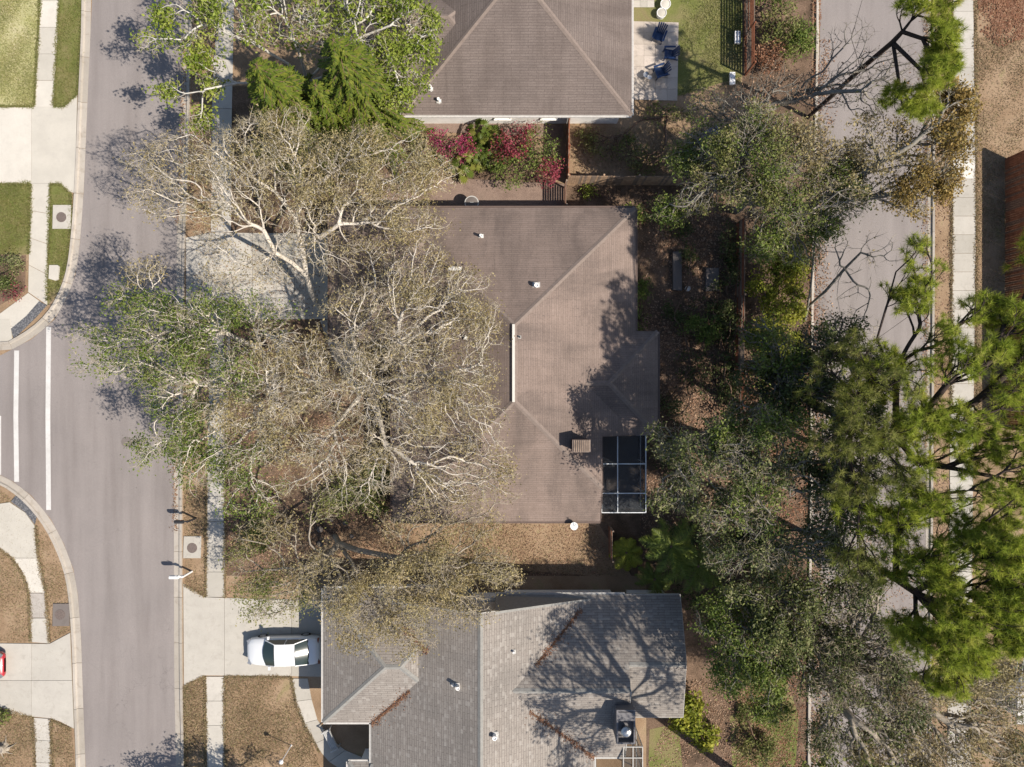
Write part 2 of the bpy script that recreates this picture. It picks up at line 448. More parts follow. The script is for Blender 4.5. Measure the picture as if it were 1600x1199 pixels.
def slab_piece(name, poly, z0, z1, mat, parent, bev=.015):
    poly = ccw(poly)
    clean = []
    for p in poly:
        if not clean or math.hypot(p[0] - clean[-1][0], p[1] - clean[-1][1]) > .01: clean.append(p)
    if len(clean) > 2 and math.hypot(clean[0][0] - clean[-1][0], clean[0][1] - clean[-1][1]) < .01: clean.pop()
    if len(clean) < 3 or abs(area(clean)) < .02: return None
    return MB().prism(clean, z0, z1).build(name, mat, parent)
def walk(name, left, right, step=1.45, mat='concrete', z=.045, special=None):
    """pavement of slabs between two edge lines"""
    root = bpy.data.objects.new(name, None); COL.objects.link(root); root['kind'] = 'structure'
    L = PP(left); Rr = PP(right)
    n = max(1, round(sum(math.dist(a, b) for a, b in zip(L[:-1], L[1:])) / step))
    def even(pts, n):
        tot = sum(math.dist(a, b) for a, b in zip(pts[:-1], pts[1:])); out = []
        for i in range(n + 1):
            s = tot * i / n; acc = 0
            for a, b in zip(pts[:-1], pts[1:]):
                d = math.dist(a, b)
                if acc + d >= s - 1e-9:
                    t = (s - acc) / d; out.append((a[0] + (b[0] - a[0]) * t, a[1] + (b[1] - a[1]) * t)); break
                acc += d
            else: out.append(pts[-1])
        return out
    A = even(L, n); B = even(Rr, n); rr = random.Random(5)
    for i in range(n):
        a0, a1, b1, b0 = A[i], A[i + 1], B[i + 1], B[i]
        g = .012 / max(.2, math.dist(a0, a1))
        lerp = lambda p, q, t: (p[0] + (q[0] - p[0]) * t, p[1] + (q[1] - p[1]) * t)
        poly = [lerp(a0, a1, g), lerp(a0, a1, 1 - g), lerp(b0, b1, 1 - g), lerp(b0, b1, g)]
        mm = mat
        if special:
            cy = (a0[1] + a1[1]) / 2
            for (y0, y1, m2) in special:
                if y0 <= 599.5 - cy * PX <= y1: mm = m2
        slab_piece('slab', poly, -.01, z + rr.uniform(-.008, .008), mm, root)
    return root
def grid_slabs(name, pts, xs, ys, mat, z=.05, g=.012, part='slab'):
    root = bpy.data.objects.new(name, None); COL.objects.link(root); root['kind'] = 'structure'
    poly = ccw(PP(pts)); rr = random.Random(len(pts) + int(pts[0][0]))
    X = [-1e3] + [P(x, 0)[0] for x in xs] + [1e3]; Y = sorted([-1e3] + [P(0, y)[1] for y in ys] + [1e3])
    for x0, x1 in zip(X[:-1], X[1:]):
        for y0, y1 in zip(Y[:-1], Y[1:]):
            q = clip(clip(clip(clip(poly, 1, 0, -x0 - g), -1, 0, x1 - g), 0, 1, -y0 - g), 0, -1, y1 - g)
            if len(q) > 2: slab_piece(part, q, -.01, z + rr.uniform(-.005, .005), mat, root)
    return root

# verge and lawn sheets, each its own kind of turf
sheet('lawn', [(-500, -300), (66, -300), (64, 0), (54, 167), (-500, 167)], .006, 'green_lawn')
sheet('lawn', [(93, -300), (132, -300), (128, 60), (121, 150), (102, 167), (84, 167)], .006, 'bright_lawn')
sheet('lawn', [(-500, 288), (49, 288), (46, 398), (-500, 398)], .006, 'bright_lawn')
sheet('lawn', [(79, 288), (95, 288), (113, 303), (110, 400), (92, 455), (74, 478)], .006, 'bright_lawn')
sheet('garden_bed', [(-500, 399), (41, 399), (39, 455), (-500, 760)], .006, 'litter')
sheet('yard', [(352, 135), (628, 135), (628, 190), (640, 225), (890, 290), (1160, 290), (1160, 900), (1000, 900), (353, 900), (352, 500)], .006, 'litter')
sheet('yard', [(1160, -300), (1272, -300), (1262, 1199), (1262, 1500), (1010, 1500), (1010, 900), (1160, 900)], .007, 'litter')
sheet('yard', [(990, -300), (1160, -300), (1160, 120), (1060, 150), (990, 120)], .009, 'bright_lawn')
sheet('yard', [(545, 270), (882, 288), (882, 330), (560, 330)], .012, 'dirt')
sheet('yard', [(640, 186), (880, 196), (880, 215), (640, 205)], .01, 'dirt')
sheet('yard', [(610, 812), (935, 818), (990, 905), (800, 890), (610, 885), (480, 900), (500, 840)], .011, 'dry_lawn')
sheet('verge', [(1225, 1050), (1248, 1120), (1236, 1300), (1150, 1300), (1140, 1120)], .014, 'bright_lawn')
sheet('verge', [(1015, 1140), (1060, 1130), (1075, 1300), (1010, 1300)], .0135, 'bright_lawn')

SPL = [(64, 0), (54, 167)]
walk('pavement', [(84, -330), (64, 0), (54, 168)], [(113, -330), (93, 0), (84, 168)], 1.75, 'concrete_bright')
walk('pavement', [(49, 287), (46, 400), (45, 457)], [(79, 287), (75, 400), (74, 477)], 1.8, 'concrete_bright')
walk('pavement', [(45, 458), (0, 492), (-80, 545)], [(73, 478), (20, 517), (-20, 545)], 3.2, 'concrete_bright')
grid_slabs('pavement', [(-30, 500), (16, 499), (20, 531), (-30, 548)], [], [], 'concrete_bright', .06)
grid_slabs('tactile_strip', [(62, 471), (74, 477), (56, 497), (22, 530), (18, 514), (42, 494)], [], [], 'tactile_grey', .058)
grid_slabs('driveway', [(-200, 168), (101, 168), (121, 149), (118, 302), (108, 300), (95, 287), (-200, 287)], [50], [], 'concrete_bright', .052)
grid_slabs('pavement', [(-60, 775), (-20, 790), (16, 785), (40, 801), (55, 822), (56, 850), (60, 872), (66, 895), (72, 926), (46, 926), (42, 908), (34, 890), (20, 872), (0, 857), (-60, 845)], [], [872], 'concrete_bright', .055)
grid_slabs('pavement', [(46.5, 927), (72, 927), (76, 965), (48, 965)], [], [], 'concrete_old', .05)
grid_slabs('pavement', [(48, 966), (76, 966), (78, 1005), (49, 1003)], [], [], 'concrete', .052)
grid_slabs('tactile_strip', [(18, 784), (25, 775), (40, 783), (58, 806), (55, 819), (40, 800)], [], [], 'tactile_grey', .056)
grid_slabs('driveway', [(-200, 1003), (78, 1006), (110, 989), (116, 1138), (95, 1127), (80, 1122), (50, 1119), (20, 1115), (-200, 1108)], [50], [1063], 'concrete', .052)
walk('pavement', [(53, 1121), (56, 1199), (62, 1400)], [(80, 1123), (82, 1199), (88, 1400)], 1.5)
walk('pavement', [(357, -330), (343, 0), (334, 100), (331, 200), (330, 363)], [(382, -330), (366, 0), (364, 100), (362, 200), (361, 363)], 1.6)
grid_slabs('driveway', [(291, 372), (291, 499), (560, 499), (560, 366), (330, 364)], [327, 395, 460], [430], 'concrete', .052)
walk('pavement', [(330, 501), (324, 750), (323, 933)], [(361, 501), (352, 750), (352, 933)], 1.6)
grid_slabs('driveway', [(287, 912), (320, 933), (400, 936), (545, 938), (545, 1058), (450, 1056), (320, 1055), (288, 1071)], [351, 456], [], 'concrete', .052)
walk('pavement', [(322, 1057), (324, 1199), (326, 1400)], [(351, 1057), (352, 1199), (354, 1400)], 1.65)
walk('path', [(455, 1060), (462, 1098), (474, 1130), (489, 1160), (512, 1188), (545, 1210)], [(481, 1060), (488, 1098), (497, 1128), (512, 1150), (535, 1170), (570, 1185)], 1.6)
walk('path', [(500, 500), (520, 560), (560, 620)], [(545, 500), (560, 545), (600, 590)], 1.5, 'concrete_old')
walk('pavement', [(1490, -330), (1489, 0), (1488, 350), (1484, 700), (1480, 1199), (1478, 1500)], [(1520, -330), (1520, 0), (1524, 350), (1520, 700), (1516, 1199), (1512, 1500)], 1.22, 'concrete', special=[(253, 283, 'white_slab')])
grid_slabs('patio', [(988, 34), (1060, 36), (1058, 158), (987, 156)], [1006, 1024, 1042], [52, 70, 88, 105, 122, 140], 'patio_paver', .05, .006, 'paver')
grid_slabs('paver_pad', [(989, -40), (1022, -40), (1022, 12), (989, 12)], [1000, 1011], [-20, -9, 2], 'concrete', .045, .006, 'paver')
sheet('verge', [(1449, -300), (1487, -300), (1484, 700), (1478, 1500), (1440, 1500), (1446, 700)], .006, 'dry_lawn')

# crosswalk and stop lines
for k, (x0, x1, y0, y1) in enumerate([(22.5, 30, 548, 753), (72.5, 80, 511, 797), (-7, 2, 650, 742)]):
    dx = -2 if k < 2 else 0
    o = sheet('painted_line', [(x0, y0), (x1, y0), (x1 + dx * .6, (y0 + y1) / 2), (x1, y1), (x0, y1), (x0 + dx * .6, (y0 + y1) / 2)], .017, 'line_paint')

# utility pads and manholes
def manhole(cx, cy, r, root, z, mat='rust_iron'):
    x, y, _ = P(cx, cy)
    MB().lathe((x, y, z), [(r, 0), (r, .012), (r * .93, .018), (r * .9, .01), (r * .5, .012), (0.02, .012)], 28).build('cover', mat, root)
def pad(x0, y0, x1, y1, mat, cx, cy, label):
    c = P((x0 + x1) / 2, (y0 + y1) / 2)
    root = empty('utility_pad', (0, 0, 0), label, 'utility cover', 'concrete utility pads with round lids beside the street')
    MB().prism(ccw(PP([(x0, y0), (x1, y0), (x1 - 1, y1), (x0 - 1, y1)])), 0, .075).build('pad', mat, root)
    manhole(cx, cy, .33, root, .0765)
    return root
pad(84, 321, 112, 358, 'concrete', 97, 340, 'pale concrete utility pad with round iron lid in the green verge at far left')
pad(84, 943, 110, 978, 'dark_pad', 95, 960, 'dark stained utility pad with round lid beside the lower left driveway')
pad(288, 838, 315, 872, 'concrete', 301, 856, 'concrete utility pad with round lid between street and pavement near the mailboxes')
r_ = empty('manhole_cover', (0, 0, 0), 'round grey manhole cover set in the asphalt street', 'manhole')
manhole(198, 691, .34, r_, .013, 'dark_pad')
b_ = MB().prism(ccw(PP([(79, 415), (92, 415), (94, 417), (93, 437), (88, 439), (78, 436)])), 0, .14).build('meter_box_lid', 'concrete_bright')
tag(b_, 'small white rounded box lid in the verge beside the crossing corner', 'utility box')

# ------------------------------------------------------------------ houses
class House:
    def __init__(s, name, label, wings, roofmat, cap, trim, wallmat, slope=.42, cuts=()):
        s.w = wings; s.sl = slope; s.cuts = cuts
        cx = sum((w_['x0'] + w_['x1']) / 2 for w_ in wings) / len(wings); cy = sum((w_['y0'] + w_['y1']) / 2 for w_ in wings) / len(wings)
        s.root = empty(name, (0, 0, 0), label, 'house')
        s.loc = (cx, cy, 0); s.root.location = s.loc
        s.polys = []
        for i, w_ in enumerate(wings):
            rect = [(w_['x0'], w_['y0']), (w_['x1'], w_['y0']), (w_['x1'], w_['y1']), (w_['x0'], w_['y1'])]
            pl = s.planes(w_)
            for pi, (a, b, c, side) in enumerate(pl):
                poly = rect
                for pj, (a2, b2, c2, _) in enumerate(pl):
                    if pj != pi: poly = clip(poly, a2 - a, b2 - b, c2 - c)
                if len(poly) < 3: continue
                pcs = [poly]
                for j, w2 in enumerate(wings):
                    if j == i: continue
                    eps = 1e-4 if j < i else -1e-4
                    hs = [(1, 0, -w2['x0']), (-1, 0, w2['x1']), (0, 1, -w2['y0']), (0, -1, w2['y1'])]
                    hs += [(a2 - a, b2 - b, c2 - c + eps) for (a2, b2, c2, _) in s.planes(w2)]
                    pcs = [q for p_ in pcs for q in subtract(p_, hs)]
                for ct in cuts:
                    hs = [(1, 0, -ct[0]), (-1, 0, ct[2]), (0, 1, -ct[1]), (0, -1, ct[3])]
                    pcs = [q for p_ in pcs for q in subtract(p_, hs)]
                for q in pcs: s.polys.append((ccw(q), a, b, c, side, i))
        # shingled slopes
        L = s.loc
        for q, a, b, c, side, wi in s.polys:
            V = [(x - L[0], y - L[1], a * x + b * y + c) for x, y in q]
            me = bpy.data.meshes.new('roof_slope'); me.from_pydata(V, [], [tuple(range(len(V)))]); me.update()
            uvl = me.uv_layers.new(name='UVMap'); k = math.sqrt(1 + s.sl ** 2)
            for li, (x, y) in enumerate(q):
                uvl.data[li].uv = (y, x * k) if side in 'EW' else (x, y * k)
            link('roof_slope', me, roofmat, s.root)
        # caps on ridges and hips, fascia on the eaves
        capb = []; 
        for ai, (q, a, b, c, side, wi) in enumerate(s.polys):
            n = len(q)
            for k in range(n):
                p0, p1 = q[k], q[(k + 1) % n]; d = math.dist(p0, p1)
                if d < .25: continue
                ox, oy = (p1[1] - p0[1]) / d, -(p1[0] - p0[0]) / d
                mx, my = (p0[0] + p1[0]) / 2, (p0[1] + p1[1]) / 2
                B = s.at(mx + ox * .06, my + oy * .06)
                z0 = a * p0[0] + b * p0[1] + c; z1 = a * p1[0] + b * p1[1] + c
                if B is None:
                    if abs(z0 - z1) < .02 and abs(z0 - s.w[wi]['z']) < .05 or s.w[wi].get('low'):
                        m = MB()
                        m.beam((p0[0] + ox * .012, p0[1] + oy * .012, z0 - .11), (p1[0] + ox * .012, p1[1] + oy * .012, z1 - .11), .024, .2).build('fascia', trim, s.root, (-L[0], -L[1], 0))
                        g = MB().beam((p0[0] + ox * .085, p0[1] + oy * .085, z0 - .075), (p1[0] + ox * .085, p1[1] + oy * .085, z1 - .075), .09, .09)
                        if d > 1 and not s.w[wi].get('low'): g.build('gutter', s.w[wi].get('gut', trim), s.root, (-L[0], -L[1], 0))
                    else:
                        MB().beam((p0[0] + ox * .02, p0[1] + oy * .02, z0 - .08), (p1[0] + ox * .02, p1[1] + oy * .02, z1 - .08), .04, .2).build('rake_board', trim, s.root, (-L[0], -L[1], 0))
                else:
                    (a2, b2, c2, s2, bi) = B
                    xx, yy = mx + ox * .06, my + oy * .06
                    if a * xx + b * yy + c > a2 * xx + b2 * yy + c2 + .005 and ai < bi:
                        W_ = .15; V = []
                        for p_, z_ in ((p0, z0), (p1, z1)):
                            xi, yi = p_[0] - ox * W_, p_[1] - oy * W_
                            V.append((xi, yi, a * xi + b * yi + c + .012))
                            V.append((p_[0], p_[1], z_ + .035))
                            xo, yo = p_[0] + ox * W_, p_[1] + oy * W_
                            V.append((xo, yo, a2 * xo + b2 * yo + c2 + .012))
                        pyobj('ridge_cap', V, [(0, 3, 4, 1), (1, 4, 5, 2)], cap, s.root, (-L[0], -L[1], 0))
        for i, w_ in enumerate(wings):
            ins = .5 + i * .006; z = w_['z'] - .02
            bx = [(w_['x0'] + ins, w_['y0'] + ins), (w_['x1'] - ins, w_['y0'] + ins), (w_['x1'] - ins, w_['y1'] - ins), (w_['x0'] + ins, w_['y1'] - ins)]
            pcs = [bx]
            for ct in cuts:
                pcs = [q for p_ in pcs for q in subtract(p_, [(1, 0, -ct[0] + .5), (-1, 0, ct[2]), (0, 1, -ct[1]), (0, -1, ct[3] + .5)])]
            for q in pcs:
                MB().prism(ccw(q), 0, z - .05).build('wall', wallmat, s.root, (-L[0], -L[1], 0))
            bx = [(w_['x0'] + .03, w_['y0'] + .03), (w_['x1'] - .03, w_['y0'] + .03), (w_['x1'] - .03, w_['y1'] - .03), (w_['x0'] + .03, w_['y1'] - .03)]
            pcs = [bx]
            for ct in cuts:
                pcs = [q for p_ in pcs for q in subtract(p_, [(1, 0, -ct[0] + .02), (-1, 0, ct[2]), (0, 1, -ct[1]), (0, -1, ct[3] + .02)])]
            for q in pcs:
                MB().prism(ccw(q), z - .17 - i * .004, z - .14 - i * .004).build('soffit', 'white_paint', s.root, (-L[0], -L[1], 0))
            for g in ('' if w_.get('low') else w_.get('gable', '')):
                zr = w_['z'] + s.sl * ((w_['x1'] - w_['x0']) / 2 if g in 'NS' else (w_['y1'] - w_['y0']) / 2)
                if g in 'NS':
                    y = w_['y1'] - .3 if g == 'N' else w_['y0'] + .3; xm = (w_['x0'] + w_['x1']) / 2
                    t = [(w_['x0'] + .2, z), (w_['x1'] - .2, z), (xm, zr - .12)]
                    V = [(a_, y - .05, b_) for a_, b_ in t] + [(a_, y + .05, b_) for a_, b_ in t]
                else:
                    x = w_['x1'] - .3 if g == 'E' else w_['x0'] + .3; ym = (w_['y0'] + w_['y1']) / 2
                    t = [(w_['y0'] + .2, z), (w_['y1'] - .2, z), (ym, zr - .12)]
                    V = [(x - .05, a_, b_) for a_, b_ in t] + [(x + .05, a_, b_) for a_, b_ in t]
                pyobj('gable_wall', V, [(0, 1, 2), (5, 4, 3), (0, 3, 4, 1), (1, 4, 5, 2), (2, 5, 3, 0)], w_.get('gmat', wallmat), s.root, (-L[0], -L[1], 0))
    def planes(s, w_):
        g = w_.get('gable', ''); k = w_.get('s', s.sl); z = w_['z']; o = []
        if 'S' not in g: o.append((0, k, z - k * w_['y0'], 'S'))
        if 'N' not in g: o.append((0, -k, z + k * w_['y1'], 'N'))
        if 'W' not in g: o.append((k, 0, z - k * w_['x0'], 'W'))
        if 'E' not in g: o.append((-k, 0, z + k * w_['x1'], 'E'))
        return o
    def at(s, x, y):
        for i, (q, a, b, c, side, wi) in enumerate(s.polys):
            n = len(q)
            if all((q[(k + 1) % n][0] - q[k][0]) * (y - q[k][1]) - (q[(k + 1) % n][1] - q[k][1]) * (x - q[k][0]) >= -1e-6 for k in range(n)):
                return (a, b, c, side, i)
        return None
    def z(s, x, y):
        r = s.at(x, y); return None if r is None else r[0] * x + r[1] * y + r[2]
    def on(s, px, py):
        z = 4.0
        for _ in range(8):
            x, y, _z = P(px, py, z); q = s.z(x, y)
            if q is None: break
            z = q
        return P(px, py, z)
    def win(s, c, wid, hei, face):
        """window let into the wall: frame, sill, pane"""
        x, y, z = c; L = s.loc; d = {'S': (1, 0, 0, -1), 'N': (1, 0, 0, 1), 'E': (0, 1, 1, 0), 'W': (0, 1, -1, 0)}[face]
        ax, ay, nx, ny = d
        fr = MB()
        for sgn in (-1, 1):
            fr.beam((x + ax * sgn * wid / 2 + nx * .03, y + ay * sgn * wid / 2 + ny * .03, z - hei / 2), (x + ax * sgn * wid / 2 + nx * .03, y + ay * sgn * wid / 2 + ny * .03, z + hei / 2), .07, .07)
            fr.beam((x - ax * wid / 2 + nx * .03, y - ay * wid / 2 + ny * .03, z + sgn * hei / 2), (x + ax * wid / 2 + nx * .03, y + ay * wid / 2 + ny * .03, z + sgn * hei / 2), .07, .07)
        fr.beam((x - ax * wid / 2 + nx * .03, y - ay * wid / 2 + ny * .03, z), (x + ax * wid / 2 + nx * .03, y + ay * wid / 2 + ny * .03, z), .05, .05)
        f = fr.build('window', 'white_paint', s.root, (-L[0], -L[1], 0))
        MB().beam((x - ax * wid / 2 + nx * .012, y - ay * wid / 2 + ny * .012, z), (x + ax * wid / 2 + nx * .012, y + ay * wid / 2 + ny * .012, z), .02, hei).build('pane', 'car_glass', f)
        MB().beam((x - ax * (wid / 2 + .06) + nx * .07, y - ay * (wid / 2 + .06) + ny * .07, z - hei / 2 - .06), (x + ax * (wid / 2 + .06) + nx * .07, y + ay * (wid / 2 + .06) + ny * .07, z - hei / 2 - .06), .14, .05).build('sill', 'white_paint', f)

E = 2.7
k = (H - E) / H / PX
def ex(px): return (px - 800) * k
def ey(py): return (599.5 - py) * k

mid = House('brown_roof_house', 'middle house under a brown shingle hip roof, half hidden by pale oak branches',
    [dict(x0=ex(613), x1=ex(993), y0=ey(815), y1=ey(325), z=E),
     dict(x0=ex(515), x1=ex(720), y0=ey(530), y1=ey(325), z=E),
     dict(x0=ex(870), x1=ex(1028), y0=ey(680), y1=ey(518), z=E, gable='W')],
    'middle_shingle', 'brown_cap', 'brown_trim', 'cream_wall', cuts=[(ex(938), ey(830), ex(1010), ey(680))])
# the gabled wing above would leave a gable wall inside; it is buried in the big roof
top = House('brown_roof_house', 'house at the top edge with brown hip roof, white walls and a patio',
    [dict(x0=ex(628), x1=ex(987), y0=ey(180), y1=ey(180) + 15.2, z=E, gut='gutter_pale'),
     dict(x0=ex(540), x1=ex(800), y0=ey(143), y1=ey(143) + 7.6, z=E, gut='gutter_pale'),
     dict(x0=ex(590), x1=ex(760), y0=ey(143) + 4.2, y1=ey(143) + 11.2, z=E + .7, gable='W', gmat='white_paint', gut='gutter_pale')],
    'brown_shingle', 'brown_cap', 'gutter_pale', 'cream_wall')
bx0, bx1 = -8.71, 5.07
bot = House('grey_roof_house', 'house at the bottom with mottled grey shingle roof and brown leaves caught in its valleys',
    [dict(x0=bx0, x1=bx1, y0=-34.0, y1=-13.25, z=E, gable='N', gmat='grey_trim'),
     dict(x0=ex(505), x1=-2.5, y0=ey(1129), y1=ey(920), z=E, gut='gutter_pale'),
     dict(x0=-1.0, x1=6.96 + .02, y0=-23.1, y1=-13.06, z=E + .002, gable='EW'),
     dict(x0=6.98, x1=10.4, y0=-16.76, y1=-13.06, z=E, low=1, gable='SEW'),
     dict(x0=6.985, x1=10.4, y0=-20.3, y1=-16.762, z=3.42, low=1, s=.22, gable='NEW'),
     dict(x0=ex(543), x1=-4, y0=-30, y1=ey(1193), z=E - .15, gut='gutter_pale')],
    'grey_shingle', 'grey_cap', 'grey_trim', 'cream_wall')

# windows, door, pipes on the walls
top.win((ex(628) + 2.9 + 3.3, ey(180) + .5, 1.5), 1.0, 1.1, 'S'); top.win((ex(628) + 9.2, ey(180) + .5, 1.5), 1.0, 1.1, 'S')
for yy in (18.6, 22.5): top.win((ex(987) - .5, yy, 1.4), 1.6, 1.2, 'E')
mid.win((2.0, ey(325) - .5, 1.5), 1.2, 1.1, 'N'); mid.win((-4.0, ey(325) - .5, 1.5), 1.2, 1.1, 'N')
mid.win((ex(993) - .5, 8.0, 1.4), 1.6, 1.2, 'E'); mid.win((ex(1028) - .5, 0, 1.4), 1.6, 1.2, 'E')
mid.win((1.0, ey(815) + .5, 1.5), 1.2, 1.1, 'S'); mid.win((ex(613) + .5, -4.0, 1.4), 1.8, 1.3, 'W')
bot.win((-5, -13.75, 1.5), 1.0, 1.0, 'N'); bot.win((2.5, -13.75, 1.5), 1.0, 1.0, 'N')
bot.win((10.4 - .5, -15, 1.4), 1.2, 1.1, 'E')
def garage(h, x, y, wid, n=4):
    L = h.loc
    d = MB().box((x, y, 1.1), (.05, wid, 2.2)).build('garage_door', 'white_paint', h.root, (-L[0], -L[1], 0))
    for i in range(n):
        MB().box((x - .035, y, .28 + i * .54), (.03, wid - .1, .5)).build('door_panel', 'white_paint', d)
garage(mid, ex(515) + .46, ey(430), 4.9); garage(bot, ex(505) + .46, -16.6, 4.9)
# attic vent on the grey gable
vz = 3.9; vx, vy, _ = P(828, 939, vz)
L = bot.loc
vb = MB()
vb.box((vx, -13.49, vz), (1.0, .06, .34)); vb.build('gable_vent', 'dark', bot.root, (-L[0], -L[1], 0))
for i in range(5): MB().box((vx, -13.44, vz - .14 + .07 * i), (1.0, .05, .02)).build('louvre', 'grey_trim', bot.root, (-L[0], -L[1], 0))

# white ridge vent strips on the middle roof
def rvent(h, a, b, w_=.2):
    L = h.loc
    MB().beam((a[0] - L[0], a[1] - L[1], a[2]), (b[0] - L[0], b[1] - L[1], b[2]), w_ * .75, .06).build('ridge_vent', 'white_slab', h.root)
rz = E + .42 * (ex(993) - ex(613)) / 2
xm = (ex(613) + ex(993)) / 2; hw = (ex(993) - ex(613)) / 2
rvent(mid, (xm - .03, ey(325) - hw + .05, rz + .05), (xm - .03, ey(815) + hw - .05, rz + .05), .2)
gz = E + .42 * (ey(325) - ey(530)) / 2; gy = (ey(325) + ey(530)) / 2
rvent(mid, (ex(705) , gy, gz + .05), (ex(725), gy, gz + .05), .3)

def pipe(h, px, py, r, hh, mat, label, cap=True):
    x, y, z = h.on(px, py); L = h.loc
    m = MB().lathe((x - L[0], y - L[1], z - .1), [(r * 1.8, .0), (r * 1.6, .12), (r, .14), (r, hh), (r * .7, hh), (r * .6, hh - .06)], 14)
    o = m.build('vent_pipe', mat, h.root, smooth=False)
    MB().box((x - L[0], y - L[1], z + .03), (r * 3.4, r * 3.4, .015), 0).build('flashing', 'grey_trim', h.root)
for a in ((752, 370, .09, .5), (838, 447, .13, .45), (812, 527, .05, .3), (728, 528, .08, .3)): pipe(mid, *a, 'white_paint' if a[2] > .06 else 'dark', '')
for a in ((673, 139, .09, .5), (686, 158, .09, .45)): pipe(top, *a, 'white_paint', '')
for a in ((708, 1069, .06, .35), (716, 1072, .11, .5), (773, 1149, .13, .5), (803, 1018, .07, .35)): pipe(bot, *a, 'white_paint', '')

# chimney on the middle roof, with a slatted cap
def chimney():
    x, y, z = mid.on(905, 694); L = mid.loc
    c = MB().box((x - L[0], y - L[1], z + .35), (.95, .62, 1.9)).build('chimney', 'brick_brown', mid.root)
    MB().box((x - L[0], y - L[1], z + 1.33), (1.05, .72, .07)).build('cap', 'brown_cap', c)
    for i in range(8): MB().box((x - L[0] - .42 + .12 * i, y - L[1], z + 1.385), (.06, .66, .04)).build('slat', 'fence_grey', c)
chimney()
# tall chimney chase beside the grey roof
def chase():
    x, y, _ = P(978, 1136, 5.2); L = bot.loc; x -= L[0]; y -= L[1]
    c = MB()
    c.box((x, y, 2.45), (1.05, 1.95, 4.9))
    ch = c.build('chimney_chase', 'chase_grey', bot.root)
    for dx, dy, sx, sy in ((-.5, 0, .1, 2.0), (.5, 0, .1, 2.0), (0, -.95, .9, .1), (0, .95, .9, .1), (0, .6, .9, .5)):
        MB().box((x + dx, y + dy, 5.05), (sx, sy, .36)).build('parapet', 'chase_grey', ch)
    MB().lathe((x, y - .25, 4.9), [(.2, 0), (.2, .3), (.3, .34), (.3, .42), (.22, .5), (.05, .55)], 18).build('flue_cap', 'metal', ch)
    return x + L[0], y + L[1]
cxx, cyy = chase()

# screen enclosures
def enclosure(name, label, xs, ys, z, x_in, root_loc, low=None, bm='beam_white'):
    r = empty(name, (xs[0], ys[0], 0), label, 'screen enclosure'); L = (xs[0], ys[0], 0)
    off = (-L[0], -L[1], 0); b = .055
    for x in xs:
        MB().beam((x, ys[0], z), (x, ys[-1], z), b, .09).build('beam', bm, r, off)
    for y in ys:
        MB().beam((xs[0], y, z + .003), (xs[-1], y, z + .003), b, .1).build('beam', bm, r, off)
        MB().beam((xs[-1], y, 0), (xs[-1], y, z - .05), b, b).build('post', bm, r, off)
    for x in xs[:-1]:
        for y in (ys[0], ys[-1]):
            MB().beam((x, y, 0), (x, y, z - .05), b, b).build('post', bm, r, off)
    MB().beam((xs[-1], ys[0], .9), (xs[-1], ys[-1], .9), b, b).build('rail', bm, r, off)
    for x0, x1 in zip(xs[:-1], xs[1:]):
        for y0, y1 in zip(ys[:-1], ys[1:]):
            pyobj('screen', [(x0, y0, z - .05), (x1, y0, z - .05), (x1, y1, z - .05), (x0, y1, z - .05)], [(0, 1, 2, 3)], 'insect_screen', r, off)
    pyobj('screen', [(xs[-1], ys[0], 0), (xs[-1], ys[-1], 0), (xs[-1], ys[-1], z - .06), (xs[-1], ys[0], z - .06)], [(0, 1, 2, 3)], 'insect_screen', r, off)
    return r
xs = [P(v, 0, 2.6)[0] for v in (940, 965, 1009)]; ys = [P(0, v, 2.6)[1] for v in (801, 771, 725, 680)]
sheet('patio_floor', [(938, 672), (1000, 672), (1000, 795), (938, 795)], .04, 'dark_pad')
enclosure('screen_enclosure', 'white framed screen roof over a dark patio beside the brown roofed house', xs, ys, 2.6, None, None)
xs = [P(v, 0, 3.0)[0] for v in (974, 989, 1004)]; ys = [P(0, v, 3.0)[1] for v in (1300, 1240, 1205, 1184, 1167)]
enclosure('screen_enclosure', 'grey framed screen cage below the chimney chase at the bottom edge', xs, ys, 3.0, None, None, bm='grey_trim')

# ------------------------------------------------------------------ fences
_fm = {}
def unitbox(mat, key):
    if (mat, key) not in _fm:
        me = bpy.data.meshes.new(key)
        m = MB().box((0, 0, 0), (1, 1, 1)); me.from_pydata(m.V, [], m.F); me.update(); me.materials.append(M[mat]); _fm[(mat, key)] = me
    return _fm[(mat, key)]
def piece(name, mat, parent, loc, dims, rot=(0, 0, 0)):
    o = bpy.data.objects.new(name, unitbox(mat, name)); COL.objects.link(o); o.parent = parent; o.location = loc; o.scale = dims; o.rotation_euler = rot; return o
def fence(p0, p1, h, style, mats, label, seed=0):
    a = Vector(P(*p0)); b = Vector(P(*p1)); d = b - a; Ln = d.length
    r = empty('wooden_fence', a, label, 'fence', None, math.atan2(d.y, d.x)); rr = random.Random(seed)
    bay = 2.4; nb = max(1, round(Ln / bay)); bay = Ln / nb
    for i in range(nb + 1): piece('post', mats[0], r, (i * bay, .06, h / 2), (.1, .1, h + .06))
    if style == 'slat':
        n = 9
        for i in range(nb):
            for j in range(n):
                piece('slat', rr.choice(mats), r, ((i + .5) * bay, rr.uniform(-.008, .008), .12 + (h - .2) * j / (n - 1)), (bay - .02, .025, h / n * .62), (rr.uniform(-.02, .02), 0, 0))
    else:
        n = int(Ln / .145)
        for i in range(n):
            piece('board', rr.choice(mats), r, ((i + .5) * Ln / n, rr.uniform(-.006, .006) - .02, h / 2 + rr.uniform(-.02, .02)), (Ln / n - .008, .02, h), (0, 0, 0))
        for z in (.35, h - .3):
            for i in range(nb): piece('rail', mats[0], r, ((i + .5) * bay, .025, z), (bay - .1, .05, .09))
    return r
